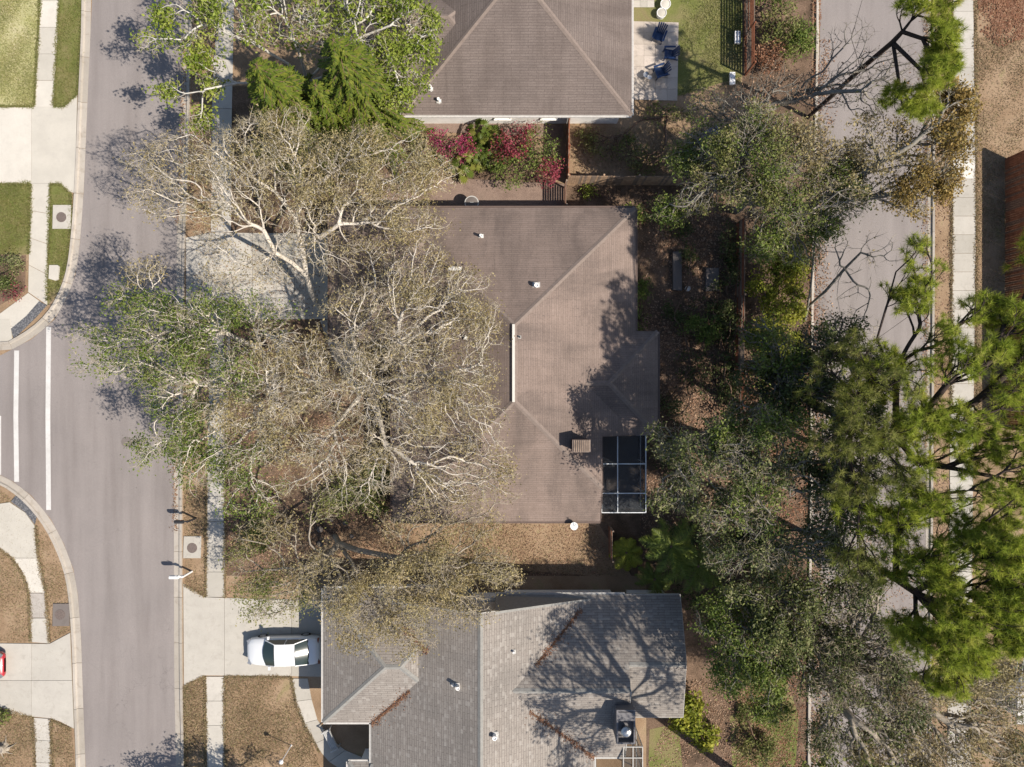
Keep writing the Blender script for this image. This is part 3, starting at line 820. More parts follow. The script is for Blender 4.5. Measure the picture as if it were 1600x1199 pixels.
fence((1163, -60), (1163, 118), 1.9, 'slat', ['fence_red', 'fence_red', 'fence_grey'], 'red brown slatted fence along the lawn by the blue chairs')
fence((1150, 350), (1148, 640), 1.8, 'slat', ['fence_grey', 'fence_red'], 'dark slatted fence in deep shade behind the yellow green hedge')
fence((885, 288), (1098, 289), 1.85, 'board', ['fence_tan', 'fence_tan', 'fence_grey'], 'pale tan board fence between the two brown roofed houses')
fence((886, 196), (885, 287), 1.8, 'board', ['fence_red', 'fence_grey'], 'short red brown board fence running down from the top house')
fence((881, 294), (881, 330), 1.7, 'slat', ['fence_grey', 'fence_red'], 'narrow slatted gate fence at the upper corner of the middle roof')
fence((951, 822), (951, 868), 1.6, 'slat', ['fence_grey', 'fence_red'], 'short slatted fence below the middle roof near the satellite dish')
fr = fence((1571, 249), (1571, 670), 1.75, 'board', ['fence_red', 'fence_red', 'brick_brown'], 'long rust red board fence at the right edge of the picture')
piece('top_rail', 'gutter_pale', fr, (8.86, .03, 1.79), (17.7, .12, .04))

# ------------------------------------------------------------------ vegetation engines
NR = np.random.default_rng
def unit(v): return v / np.maximum(1e-9, np.linalg.norm(v, axis=-1, keepdims=True))
def frames(d):
    ref = np.tile(np.array([.31, .52, .79]), (len(d), 1))
    bad = np.abs((d * ref).sum(1)) > .93
    ref[bad] = (1, 0, 0)
    u = unit(np.cross(d, ref)); v = np.cross(d, u); return u, v
def grow(chains, T, alpha):
    """join scattered points to the stem, each to the node that costs least cable and detour"""
    Pn = []; par = []; path = []
    for ch, at in chains:
        prev = at
        for p in ch:
            p = np.array(p, float)
            par.append(prev); Pn.append(p)
            path.append(0 if prev < 0 else path[prev] + np.linalg.norm(p - Pn[prev])); prev = len(Pn) - 1
    n0 = len(Pn); n = len(T)
    X = np.zeros((n0 + n, 3)); X[:n0] = Pn; par = np.array(par + [0] * n); pl = np.zeros(n0 + n); pl[:n0] = path
    D = np.full(n, 1e9); arg = np.zeros(n, int)
    for i in range(1, n0):
        c = np.linalg.norm(T - X[i], axis=1) + alpha * pl[i]; m = c < D; D[m] = c[m]; arg[m] = i
    alive = np.ones(n, bool); Dm = D.copy()
    for q in range(n):
        j = int(Dm.argmin()); i = n0 + q
        X[i] = T[j]; par[i] = arg[j]; pl[i] = pl[arg[j]] + np.linalg.norm(T[j] - X[arg[j]])
        Dm[j] = np.inf; alive[j] = False; D[j] = -1
        c = np.linalg.norm(T - X[i], axis=1) + alpha * pl[i]
        m = (c < Dm) & alive; Dm[m] = c[m]; arg[m] = i
    return X, par, n0
def skeleton(chains, T, alpha=.25, rtip=.01, pw=.43, smooth=2, rmax=.4):
    X, par, n0 = grow(chains, T, alpha); n = len(X)
    cnt = np.ones(n); order = range(n - 1, 0, -1)
    for i in order:
        if par[i] >= 0: cnt[par[i]] += cnt[i]
    kids = np.zeros(n); np.add.at(kids, par[par >= 0], 1)
    for _ in range(smooth):
        sm = np.zeros((n, 3)); np.add.at(sm, par[par >= 0], X[par >= 0] * cnt[par >= 0, None])
        wsum = np.zeros(n); np.add.at(wsum, par[par >= 0], cnt[par >= 0])
        mv = (kids > 0) & (np.arange(n) >= n0)
        X[mv] = .5 * X[mv] + .25 * X[par[mv]] + .25 * sm[mv] / wsum[mv, None]
    r = np.minimum(rmax, rtip * cnt ** pw)
    return X, par, cnt, r, n0
def tubes(X, par, r, sel, sides):
    idx = np.nonzero(sel)[0]; p = par[idx]
    d = unit(X[idx] - X[p]); du = np.zeros_like(X); 
    g = np.arange(len(X)); ok = par >= 0
    dd = np.zeros_like(X); dd[ok] = unit(X[ok] - X[par[ok]]); dd[~ok] = (0, 0, 1)
    dp = unit(dd[p] + d * .8)
    m = len(idx); V = np.zeros((m, 2, sides, 3))
    r0 = np.minimum(r[p], r[idx] * 1.35); r1 = r[idx]
    u0, v0 = frames(dp); u1, v1 = frames(d)
    for k_ in range(sides):
        a = 2 * math.pi * k_ / sides; ca, sa = math.cos(a), math.sin(a)
        V[:, 0, k_] = X[p] + (u0 * ca + v0 * sa) * r0[:, None]
        V[:, 1, k_] = X[idx] + (u1 * ca + v1 * sa) * r1[:, None]
    base = (np.arange(m) * 2 * sides)[:, None]; F = []
    for k_ in range(sides):
        k2 = (k_ + 1) % sides
        F.append(base + np.array([k_, k2, sides + k2, sides + k_]))
    return V.reshape(-1, 3), np.stack(F, 1).reshape(-1, 4)
def leaves(rng, C, size, up=.8, aspect=.55):
    n = len(C); nrm = unit(rng.normal(size=(n, 3)) + np.array([0, 0, up]))
    u, v = frames(nrm); a = rng.uniform(0, 2 * math.pi, n)[:, None]
    A = u * np.cos(a) + v * np.sin(a); B = np.cross(nrm, A)
    L = (size * rng.uniform(.6, 1.35, n))[:, None]
    V = np.stack([C - A * L * .5, C + B * L * .5 * aspect, C + A * L * .5, C - B * L * .5 * aspect], 1).reshape(-1, 3)
    F = np.arange(4 * n).reshape(n, 4); return V, F
def ribbons(rng, C, D, L, w_):
    """thin triangles from C along D"""
    n = len(C); u, v = frames(unit(D)); a = rng.uniform(0, math.pi, n)[:, None]; s = u * np.cos(a) + v * np.sin(a)
    V = np.stack([C - s * w_, C + s * w_, C + unit(D) * L[:, None]], 1).reshape(-1, 3)
    return V, np.arange(3 * n).reshape(n, 3)
def blobs(rng, cl, shell=.55):
    """cl: (px,py,z, rpx,rpy, rz, n, leaf per node, kind)"""
    T = []; lf = []; kd = []
    for c in cl:
        px, py, z, rx, ry, rz_, n = c[:7]
        kk = (H - z) / H / PX; x, y, _ = P(px, py, z)
        d = unit(rng.normal(size=(n, 3))); rad = rng.uniform(shell ** 3, 1, n) ** (1 / 3)
        rad = np.where(rng.random(n) < .25, rng.uniform(.2, 1, n), rad)
        # uneven outline
        ph = rng.uniform(0, 6.28, 4); th = np.arctan2(d[:, 1], d[:, 0])
        rad = rad * (1 + .16 * np.sin(3 * th + ph[0]) + .12 * np.sin(5 * th + ph[1]) + .08 * np.sin(9 * th + ph[2]))
        p = np.array([x, y, z]) + d * rad[:, None] * np.array([rx * kk, ry * kk, rz_])
        T.append(p); lf.append(np.full(n, c[7])); kd.append(np.full(n, c[8] if len(c) > 8 else 0))
    return np.concatenate(T), np.concatenate(lf), np.concatenate(kd)
TRI = [0]
def wave(rng, X, wl):
    """smooth uneven field over space, about -1..1"""
    f = np.zeros(len(X))
    for _ in range(7):
        k_ = rng.normal(size=3); k_ /= np.linalg.norm(k_); f += np.sin(X @ k_ * (6.28 / (wl * rng.uniform(.6, 1.6))) + rng.uniform(0, 6.28))
    return f / 2.4
def joints(X, r, sel):
    """round knuckles where thick limbs meet"""
    idx = np.nonzero(sel)[0]; D = []
    for z, q in ((-1, 0), (-.6, .8), (0, 1), (.6, .8), (1, 0)):
        for k_ in range(6):
            a = math.pi * k_ / 3; D.append((q * math.cos(a), q * math.sin(a), z))
    D = np.array(D); F = [(i * 6 + k_, i * 6 + (k_ + 1) % 6, i * 6 + 6 + (k_ + 1) % 6, i * 6 + 6 + k_) for i in range(4) for k_ in range(6)]
    V = (X[idx][:, None, :] + D[None] * r[idx][:, None, None] * .98).reshape(-1, 3)
    F = (np.array(F)[None] + (np.arange(len(idx)) * 30)[:, None, None]).reshape(-1, 4)
    return V, F
def tree(name, label, cat, base, chain, cl, bark_='bark_pale', kinds=('leaf_khaki',), lsize=.13, seed=1, twigs=2, twl=.4, tww=.009,
         alpha=.25, rtip=.009, pw=.43, rmax=.35, spread=.22, twmat='twig', group=None, minz=.6, up=.8, aspect=.55, smooth=2, dens=1.0, shell=.55, patch=.55, clump=1.0, mixk=0.0):
    rng = NR(seed)
    cl = [c[:6] + (max(12, int(c[6] * dens)),) + c[7:] for c in cl]
    T, lf, kd = blobs(rng, cl, shell); kp = wave(rng, T, 2.2) + rng.normal(0, .25, len(T)) > -patch; T = T[kp]; T[:, 2] = np.maximum(T[:, 2], minz)
    L = np.array(P(*base)); root = empty(name, tuple(L), label, cat, group)
    ch = [([P(*c) for c in chain[0]], -1)]
    for sub in chain[1:]: ch.append(([P(*c) for c in sub[1]], sub[0]))
    X, par, cnt, r, n0 = skeleton(ch, T, alpha, rtip, pw, smooth, rmax)
    ok = par >= 0
    X = X - L
    thick = ok & (r > .07); midb = ok & (r <= .07) & (r > .022); thin = ok & (r <= .022)
    for nm, sel, sd_ in (('trunk', thick | midb, 6), ('twigs', thin, 3)):
        if sel.sum() == 0: continue
        V, F = tubes(X, par, r, sel, sd_)
        if nm == 'trunk':
            V2, F2 = joints(X, r, sel & (r > .045)); F = np.concatenate([F, F2 + len(V)]); V = np.concatenate([V, V2])
        o_ = link(nm, bigmesh(nm, V, F, smooth=sd_ > 3), bark_, root); TRI[0] += len(F) * 2
        if nm == 'twigs': o_['kind'] = 'stuff'
    # nearest target for each node keeps its leaf amount
    tipn = np.nonzero((cnt <= 6) & (np.arange(len(X)) >= n0))[0]
    Tl = T - L
    # node order was shuffled by growth: look up the cluster through a coarse match
    cen = np.array([list(P(c[0], c[1], c[2])) for c in cl]) - L
    rad = np.array([max(c[3], c[4]) * (H - c[2]) / H / PX for c in cl])
    dm = np.linalg.norm(X[tipn][:, None, :] - cen[None], axis=2) / rad[None] + rng.uniform(0, .25, (len(tipn), len(cl)))
    ci = dm.argmin(1); lfn = np.array([c[7] for c in cl], float)[ci]; kdn = np.array([c[8] if len(c) > 8 else 0 for c in cl])[ci]
    if mixk: kdn = np.where(wave(NR(seed + 9), X[tipn], 2.6) > mixk, len(kinds) - 1, kdn)
    if twigs:
        n = len(tipn) * twigs; C = np.repeat(X[tipn], twigs, 0); dd = unit(X[tipn] - X[par[tipn]])
        D = np.repeat(dd, twigs, 0) + rng.normal(size=(n, 3)) * .75
        V, F = ribbons(rng, C, D, twl * rng.uniform(.5, 1.3, n), tww)
        link('sprigs', bigmesh('sprigs', V, F, rng.random(n)), twmat, root)['kind'] = 'stuff'; TRI[0] += n
    for ki, km in enumerate(kinds):
        msk = kdn == ki
        if not msk.any(): continue
        # leaves gather in sprays: some tips carry many, some none
        fld = np.clip(1 + clump * 1.3 * wave(NR(seed + 5), X[tipn[msk]], 1.7), .04, 3.2)
        cntl = rng.poisson(lfn[msk] * fld * rng.gamma(1.1, 1 / 1.1, msk.sum()))
        C = np.repeat(X[tipn[msk]], cntl, 0) + rng.normal(size=(cntl.sum(), 3)) * spread * np.array([1, 1, .7])
        if len(C) == 0: continue
        V, F = leaves(rng, C, lsize * rng.uniform(.7, 1.2, len(C)), up, aspect)
        link('crown', bigmesh('crown', V, F, np.clip(rng.normal(.5, .24, len(C)) + .22 * wave(NR(seed + 3), C, 1.5), 0, 1)), km, root)['kind'] = 'stuff'; TRI[0] += len(F) * 2
    return root
def pine(name, label, base, chain, cl, seed=1, needle='needle', nl=.34, nn=34, nw=.02, dens=1.0, alpha=.45, rtip=.014, rmax=.2, group=None, pw=.40, gap=.15):
    rng = NR(seed)
    cl = [(c[0], c[1], c[2], c[3] * 1.12, c[4] * 1.12, c[5] * 1.3) + (max(6, int(c[6] * dens * 2.0)), 1, 0) for c in cl]
    T, _, _ = blobs(rng, cl, .4); T = T[wave(rng, T, 2.0) + rng.normal(0, .2, len(T)) > -gap]; T[:, 2] = np.maximum(T[:, 2], .5)
    L = np.array(P(*base)); root = empty(name, tuple(L), label, 'pine tree', group)
    ch = [([P(*c) for c in chain[0]], -1)]
    for sub in chain[1:]: ch.append(([P(*c) for c in sub[1]], sub[0]))
    X, par, cnt, r, n0 = skeleton(ch, T, alpha, rtip, pw, 2, rmax); X = X - L
    ok = par >= 0
    V, F = tubes(X, par, r, ok, 5); V2, F2 = joints(X, r, ok & (r > .04)); F = np.concatenate([F, F2 + len(V)]); V = np.concatenate([V, V2]); link('trunk', bigmesh('trunk', V, F, smooth=True), 'bark_dark', root); TRI[0] += len(F) * 2
    tip = np.nonzero((cnt <= 1.5) & (np.arange(len(X)) >= n0))[0]
    d = unit(unit(X[tip] - X[par[tip]]) + np.array([0, 0, .35]))
    n = len(tip) * nn; C = np.repeat(X[tip], nn, 0) + rng.normal(size=(n, 3)) * .02
    back = np.repeat(d, nn, 0) * rng.uniform(-.16, .06, n)[:, None]
    D = np.repeat(d, nn, 0) * .55 + rng.normal(size=(n, 3)) * .8
    V, F = ribbons(rng, C + back, D, nl * rng.uniform(.65, 1.2, n), nw * .5)
    tint = np.clip(np.repeat(rng.normal(.5, .2, len(tip)), nn) + rng.normal(0, .16, n), 0, 1)
    link('crown', bigmesh('crown', V, F, tint), needle, root)['kind'] = 'stuff'; TRI[0] += n
    return root
def bush(name, label, cat, cl, kinds, lsize, seed, lf, group=None, twmat='twig_dark', up=.9, aspect=.55, spread=.16, bark_='bark_brown'):
    px, py = cl[0][0], cl[0][1]
    c = [tuple(q[:6]) + (q[6], lf, q[7] if len(q) > 7 else 0) for q in cl]
    return tree(name, label, cat, (px, py, 0), [[(px, py, 0), (px, py, .3)]], c, bark_, kinds, lsize, seed, 1, .25, .008, .2, .008, .4, .08, spread, twmat, group, .1, up, aspect, 1, patch=1.5, clump=.6)

# ------------------------------------------------------------------ trees on the street side
K, G, D_ = 0, 1, 2
def lim(*pts): return list(pts)
G_OAK = None
# pale oak by the driveway
tree('oak_tree', 'pale barked sparse oak beside the double driveway, crown over the street above it', 'tree', (500, 484, 0),
     [[(500, 484, 0), (488, 462, 1.4), (478, 430, 2.8), (472, 385, 4.0), (462, 340, 5.0)],
      (2, [(455, 410, 4.2), (430, 395, 5.2), (412, 360, 6.2)]),
      (4, [(430, 300, 6.2), (390, 275, 7.2), (350, 250, 8)]),
      (4, [(480, 300, 6.0), (520, 270, 7.0), (580, 260, 7.6)]),
      (3, [(500, 372, 5.2), (530, 350, 6.2)])],
     [(372, 262, 8.3, 66, 60, 1.5, 950, 3.2), (275, 250, 7.8, 66, 42, 1.2, 620, 3.2), (250, 310, 7.2, 46, 40, 1.0, 320, 2.3), (335, 318, 7.0, 55, 40, 1.0, 380, 3.2, 0),
      (430, 205, 8.2, 60, 36, 1.2, 600, 4.9), (480, 280, 7.5, 60, 42, 1.3, 600, 5.2), (560, 245, 7.6, 60, 46, 1.3, 760, 7.2), (632, 262, 7.4, 55, 55, 1.2, 760, 7.2),
      (560, 320, 6.8, 60, 42, 1.2, 520, 6.1), (640, 340, 6.6, 50, 44, 1.0, 420, 5.8), (430, 345, 6.4, 46, 36, 1.0, 200, 2.2), (690, 270, 6.5, 24, 30, .7, 110, 5.8),
      (330, 380, 6.4, 40, 24, .8, 160, 1.6), (410, 420, 6.6, 44, 36, .9, 220, 1.8), (350, 430, 6.4, 36, 24, .8, 120, 1.8), (520, 400, 6.2, 46, 46, .9, 300, 2.4), (480, 340, 6.6, 40, 40, .9, 200, 2.2), (480, 230, 6.8, 50, 30, 1.1, 260, 7.2, 1), (420, 240, 6.4, 40, 26, 1.0, 120, 5.8, 1)],
     'bark_pale', ('leaf_khaki', 'leaf_olive'), .115, 11, 4, .36, .0075, rtip=.0072, rmax=.17, pw=.38, dens=1.35, spread=.3, patch=.7)
# big oak with green left side
tree('oak_tree', 'large oak with green leaves reaching furthest left over the street below the driveway', 'tree', (446, 520, 0),
     [[(446, 520, 0), (440, 535, 1.6), (436, 556, 3.2), (430, 580, 4.6)],
      (3, [(400, 600, 5.6), (360, 605, 6.4), (310, 600, 7)]),
      (3, [(405, 545, 5.4), (350, 520, 6.6), (290, 510, 7.4)]),
      (3, [(430, 630, 5.8), (410, 660, 6.4), (350, 665, 7), (310, 690, 7.2)]),
      (2, [(470, 590, 5.0), (500, 600, 6.2), (520, 640, 7)])],
     [(130, 530, 7.2, 26, 26, .6, 90, 6, G), (118, 575, 7.0, 20, 12, .4, 34, 6, G), (175, 550, 7.6, 40, 46, .8, 260, 4.5, G), (228, 545, 8.0, 46, 42, 1.0, 420, 5, G), (195, 470, 7.6, 30, 24, .6, 110, 5, G),
      (245, 495, 8.0, 52, 38, 1.0, 420, 6, G), (225, 430, 7.2, 34, 28, .7, 160, 4, K), (310, 500, 7.8, 56, 42, 1.1, 500, 6, G), (365, 480, 7.0, 48, 34, 1.0, 320, 6, G), (300, 560, 8.2, 60, 44, 1.2, 520, 5, G), (260, 600, 7.6, 52, 36, 1.0, 380, 6, G),
      (285, 655, 7.4, 56, 44, 1.0, 520, 6, G), (250, 705, 6.8, 44, 28, .8, 220, 6.5, G), (320, 725, 6.6, 60, 40, .9, 420, 7, G), (380, 700, 7.0, 50, 46, 1.1, 460, 5, G), (395, 770, 6.0, 50, 38, .9, 320, 7, G),
      (370, 580, 8.4, 56, 52, 1.3, 620, 3.0, G), (360, 640, 7.8, 60, 40, 1.1, 480, 3.2, K), (420, 560, 8.2, 50, 50, 1.3, 640, 1.6, K), (430, 630, 8.4, 55, 50, 1.3, 820, 1.2, K), (480, 600, 8.4, 52, 50, 1.3, 760, 1.2, K),
      (450, 690, 7.6, 60, 44, 1.2, 620, 1.8, K), (420, 500, 6.4, 44, 28, .9, 200, 5, G), (470, 540, 7.0, 46, 40, 1.0, 380, 2, K)],
     'bark_pale', ('leaf_khaki', 'leaf_green'), .14, 12, 3, .36, .008, rtip=.0075, rmax=.22, pw=.40, dens=1.3, spread=.28, patch=.65)
# dense bare oak before the middle house
tree('oak_tree', 'dense nearly bare pale oak spreading over the front of the middle roof', 'tree', (560, 606, 0),
     [[(560, 606, 0), (563, 603, 1.8), (568, 600, 3.4), (576, 600, 4.6)],
      (3, [(600, 575, 5.8), (620, 540, 6.8), (625, 500, 7.6)]),
      (3, [(620, 590, 6.0), (670, 585, 7.0), (720, 580, 7.6)]),
      (3, [(590, 640, 5.8), (600, 690, 6.8), (640, 720, 7.4)]),
      (3, [(545, 640, 5.8), (520, 670, 6.8)]), (3, [(560, 560, 5.8), (550, 520, 6.8)])],
     [(555, 480, 7.0, 55, 40, 1.1, 380, 2.6), (620, 455, 7.4, 60, 46, 1.2, 720, 3.2), (690, 470, 7.6, 60, 46, 1.2, 820, 3.6), (745, 510, 7.4, 46, 46, 1.0, 480, 4.2),
      (580, 550, 8.0, 60, 50, 1.3, 820, 1.6), (650, 545, 8.3, 64, 50, 1.3, 950, 2.4), (725, 590, 8.0, 56, 54, 1.2, 760, 3.8), (560, 620, 8.3, 62, 50, 1.3, 950, 1.2), (640, 630, 8.4, 64, 52, 1.3, 950, 2.2),
      (700, 670, 8.0, 60, 54, 1.2, 780, 3.4), (760, 660, 7.6, 36, 44, .9, 260, 4.5), (760, 735, 7.2, 48, 46, 1.0, 420, 5), (690, 760, 7.2, 58, 42, 1.0, 460, 4.2), (610, 720, 7.8, 60, 46, 1.2, 760, 2), (530, 700, 7.8, 60, 44, 1.2, 760, 1.4),
      (555, 770, 6.6, 46, 34, .9, 260, 6, 1), (480, 740, 7, 46, 36, .9, 260, 2), (660, 400, 6.8, 44, 30, .9, 260, 4), (590, 400, 6.2, 50, 32, .9, 240, 3.5), (540, 570, 6.6, 60, 50, 1.0, 500, 1), (725, 440, 6.8, 40, 24, .8, 160, 4)],
     'bark_pale', ('leaf_khaki', 'leaf_olive'), .115, 13, 4, .36, .0075, rtip=.0072, rmax=.2, pw=.405, dens=1.15, spread=.3, patch=.62)
# khaki oak between the middle and the bottom house
tree('oak_tree', 'khaki leaved oak between the middle house and the grey roofed house', 'tree', (524, 838, 0),
     [[(524, 838, 0), (526, 842, 1.6), (530, 850, 3.0)],
      (2, [(560, 860, 4.4), (610, 870, 5.6), (680, 880, 6.2)]),
      (2, [(510, 870, 4.4), (470, 890, 5.6)]),
      (2, [(550, 880, 4.2), (580, 930, 5.4), (600, 970, 6)])],
     [(425, 830, 6.0, 55, 36, .9, 340, 4, 0), (400, 900, 5.8, 40, 36, .8, 260, 8, 1), (440, 935, 5.8, 50, 36, .9, 380, 8, 1), (480, 890, 6.6, 50, 40, 1.0, 380, 5, 0), (400, 955, 5.0, 24, 18, .5, 70, 7, 1),
      (540, 930, 6.6, 55, 44, 1.0, 560, 7), (600, 905, 7.0, 60, 38, 1.0, 560, 6), (670, 890, 7.0, 60, 44, 1.0, 620, 6), (740, 880, 6.6, 56, 40, .9, 520, 6), (785, 895, 6.2, 32, 26, .7, 160, 6), (620, 965, 6.6, 60, 48, 1.0, 560, 5),
      (700, 940, 6.4, 60, 32, .9, 420, 6), (560, 990, 6.2, 46, 30, .8, 200, 5), (640, 1005, 5.8, 46, 22, .7, 110, 3.5), (750, 960, 6.0, 30, 18, .6, 60, 3), (650, 830, 6.4, 60, 34, .8, 300, 3.4), (730, 815, 6.4, 60, 40, .8, 380, 4), (790, 770, 6.2, 26, 30, .6, 70, 4),
      (520, 790, 6.2, 50, 26, .8, 170, 5, 1), (380, 870, 5.6, 26, 20, .5, 70, 4, 1)],
     'bark_mid', ('leaf_khaki', 'leaf_olive'), .12, 14, 4, .34, .008, rtip=.007, rmax=.2, pw=.41, dens=1.2, spread=.3, patch=.75)
# white stemmed tree with big bright leaves at the top
tree('shade_tree', 'white stemmed tree with bright green leaf clusters at the top left over the street', 'tree', (492, 150, 0),
     [[(492, 150, 0), (488, 140, 1.5), (480, 128, 3.0)],
      (2, [(450, 100, 4.5), (400, 70, 6.0), (350, 50, 7)]),
      (2, [(470, 90, 4.5), (450, 40, 6.5), (440, -20, 8)]),
      (2, [(510, 95, 4.8), (560, 60, 6.5), (610, 40, 7.5)]),
      (2, [(430, 130, 4.6), (370, 130, 6.0), (320, 140, 6.6)]),
      (2, [(540, 110, 5.0), (600, 90, 6.2), (650, 70, 7.0)])],
     [(275, 22, 7.0, 34, 24, .5, 60, 10), (235, 68, 6.6, 26, 15, .4, 30, 12), (290, 60, 6.8, 34, 20, .5, 50, 9), (320, 95, 6.6, 34, 24, .5, 44, 8), (268, 142, 6.2, 24, 14, .4, 26, 10), (330, 130, 6.2, 28, 18, .4, 36, 9), (312, 188, 5.6, 26, 18, .4, 36, 11),
      (385, 30, 7.4, 54, 40, 1.0, 200, 2.2), (450, 10, 7.6, 60, 50, 1.0, 260, 2.2), (540, 0, 7.6, 64, 44, 1.0, 260, 2.6), (615, 10, 7.4, 50, 34, .9, 170, 7), (590, 80, 7.0, 50, 30, .8, 160, 5), (655, 60, 6.8, 36, 34, .7, 110, 8), (640, 112, 6.4, 36, 26, .6, 90, 9), (672, 35, 6.8, 18, 22, .4, 30, 9),
      (620, 150, 6.0, 26, 20, .5, 50, 9), (500, 50, 7.2, 60, 34, 1.0, 200, 1.6), (350, -30, 7.4, 60, 30, .8, 120, 6), (560, -60, 7.6, 90, 40, .8, 160, 6), (335, 20, 7.0, 34, 30, .8, 90, 5)],
     'bark_white', ('leaf_bright',), .19, 15, 2, .5, .009, alpha=.22, rtip=.0075, pw=.385, rmax=.08, spread=.24, twmat='twig', aspect=.6, smooth=3, dens=2.6, up=.4, patch=.7)

# star shaped conifers with tiered feathery branches
def conifer(name, label, base, h, Lm, seed):
    rng = NR(seed); L = P(*base, 0); root = empty(name, L, label, 'conifer', None)
    MB().lathe((0, 0, 0), [(.16, 0), (.12, h * .4), (.06, h * .8), (.02, h)], 10).build('trunk', 'bark_brown', root, smooth=True)
    BV = []; BF = []; C = []; D = []; LL = []; nb = 0
    segs = []
    z = .9
    while z < h - .15:
        f = 1 - z / h; bl = Lm * (f ** .75) + .15; nbr = 7 if f > .2 else 5; ph = rng.uniform(0, 6.28)
        for q in range(nbr):
            a = ph + 2 * math.pi * q / nbr + rng.normal(0, .12); l = bl * rng.uniform(.85, 1.1); n = max(4, int(l / .1))
            t = np.linspace(0, 1, n)
            x = np.cos(a) * l * t; y = np.sin(a) * l * t; zz = z + .25 * l * t * .8 - .38 * l * t ** 2
            pts = np.stack([x, y, zz], 1); segs.append(pts)
            dirr = np.array([math.cos(a), math.sin(a), 0]); side = np.array([-math.sin(a), math.cos(a), 0])
            for s_ in (-1, 1):
                for rep in range(2):
                    C.append(pts + rng.normal(size=pts.shape) * .015)
                    D.append(dirr * .9 + side * s_ * .8 + np.array([0, 0, -.28]) + rng.normal(size=pts.shape) * .16)
                    LL.append((.34 * (1 - .55 * t) + .10) * min(1, .5 + l / 2) * rng.uniform(.8, 1.2, n))
        z += .34
    # limbs
    tv = []; tf = []; b = 0
    for pts in segs:
        for a_, c_ in zip(pts[:-1:2], pts[2::2]):
            m = MB().beam(a_, c_, .03, .03)
            tv += m.V; tf += [tuple(i + b for i in f) for f in m.F]; b += 8
    pyobj('branches', tv, tf, 'bark_brown', root)
    C = np.concatenate(C); D = unit(np.concatenate(D)); LL = np.concatenate(LL)
    n = len(C); s = unit(np.cross(D, np.array([0, 0, 1.]))) ; wd = .045
    V = np.stack([C, C + D * LL[:, None] * .45 + s * wd, C + D * LL[:, None], C + D * LL[:, None] * .45 - s * wd], 1).reshape(-1, 3)
    link('crown', bigmesh('crown', V, np.arange(4 * n).reshape(n, 4), np.clip(rng.normal(.5, .25, n), 0, 1)), 'conifer', root); TRI[0] += 2 * n
conifer('conifer_tree', 'feathery green conifer standing nearest the street under the white stemmed tree', (500, 226), 11.4, 3.4, 3)
conifer('conifer_tree', 'tall olive green conifer beside the corner of the top house roof', (592, 200), 11.6, 3.5, 4)
conifer('conifer_tree', 'darker low conifer squeezed between the two taller conifers', (553, 225), 9.0, 2.4, 6)

# ------------------------------------------------------------------ trees of the right side
tree('oak_tree', 'olive green oak above the shaded yard at the upper right, next to the golden tree', 'tree', (1150, 330, 0),
     [[(1150, 330, 0), (1156, 325, 2), (1165, 315, 4)], (2, [(1200, 280, 6), (1240, 260, 7.4)]), (2, [(1160, 270, 6), (1170, 220, 7.4)]), (2, [(1210, 320, 6), (1260, 330, 7)])],
     [(1150, 235, 7.6, 46, 40, 1.0, 420, 5, 1), (1190, 200, 8.0, 50, 34, 1.0, 420, 4, 1), (1210, 260, 8.2, 50, 44, 1.1, 560, 5, 1), (1265, 230, 8.2, 46, 40, 1.0, 420, 4.4, 0), (1290, 290, 7.6, 46, 44, 1.0, 420, 5, 1),
      (1235, 325, 7.4, 50, 40, 1.0, 420, 6, 1), (1175, 300, 7.0, 46, 34, 1.0, 300, 5, 1), (1320, 250, 7.8, 38, 34, .9, 260, 4, 0), (1200, 375, 6.2, 36, 36, .8, 240, 7, 2), (1250, 385, 5.8, 34, 34, .8, 200, 5, 2), (1110, 260, 6.4, 30, 36, .7, 200, 6, 1), (1100, 215, 6.2, 36, 26, .7, 220, 5, 2), (1070, 250, 5.6, 30, 24, .6, 160, 5, 2), (1090, 310, 5.6, 40, 26, .7, 220, 6, 1), (1050, 330, 4.8, 30, 20, .6, 140, 5, 2), (1290, 350, 7, 36, 24, .8, 200, 5, 2), (1330, 310, 8, 30, 30, .8, 200, 5, 2)],
     'bark_grey', ('leaf_khaki', 'leaf_olive', 'leaf_green'), .14, 21, 2, .34, .009, dens=2.1, patch=1.2, mixk=.35, rmax=.25)
tree('oak_tree', 'golden brown leaved tree reaching over the right street and its pavement', 'tree', (1252, 330, 0),
     [[(1252, 330, 0), (1268, 320, 3), (1290, 308, 6)], (2, [(1350, 270, 8.4), (1400, 240, 9.6)]), (2, [(1350, 310, 8), (1420, 300, 9)]), (1, [(1300, 300, 5), (1330, 260, 7)])],
     [(1485, 165, 9.6, 38, 42, .8, 420, 13), (1490, 225, 9.8, 38, 38, .8, 460, 14), (1455, 270, 9.6, 42, 42, .9, 460, 13), (1425, 305, 9.0, 46, 32, .8, 360, 9), (1385, 240, 9.4, 46, 40, .9, 320, 5, 1), (1430, 205, 9.6, 40, 34, .9, 300, 5, 0),
      (1350, 290, 8.6, 46, 40, .9, 340, 4.5, 1), (1440, 325, 8.4, 22, 18, .5, 80, 6), (1360, 200, 8.8, 36, 30, .8, 200, 4, 1)],
     'bark_grey', ('leaf_gold', 'leaf_khaki'), .15, 22, 3, .34, .008, rmax=.22)
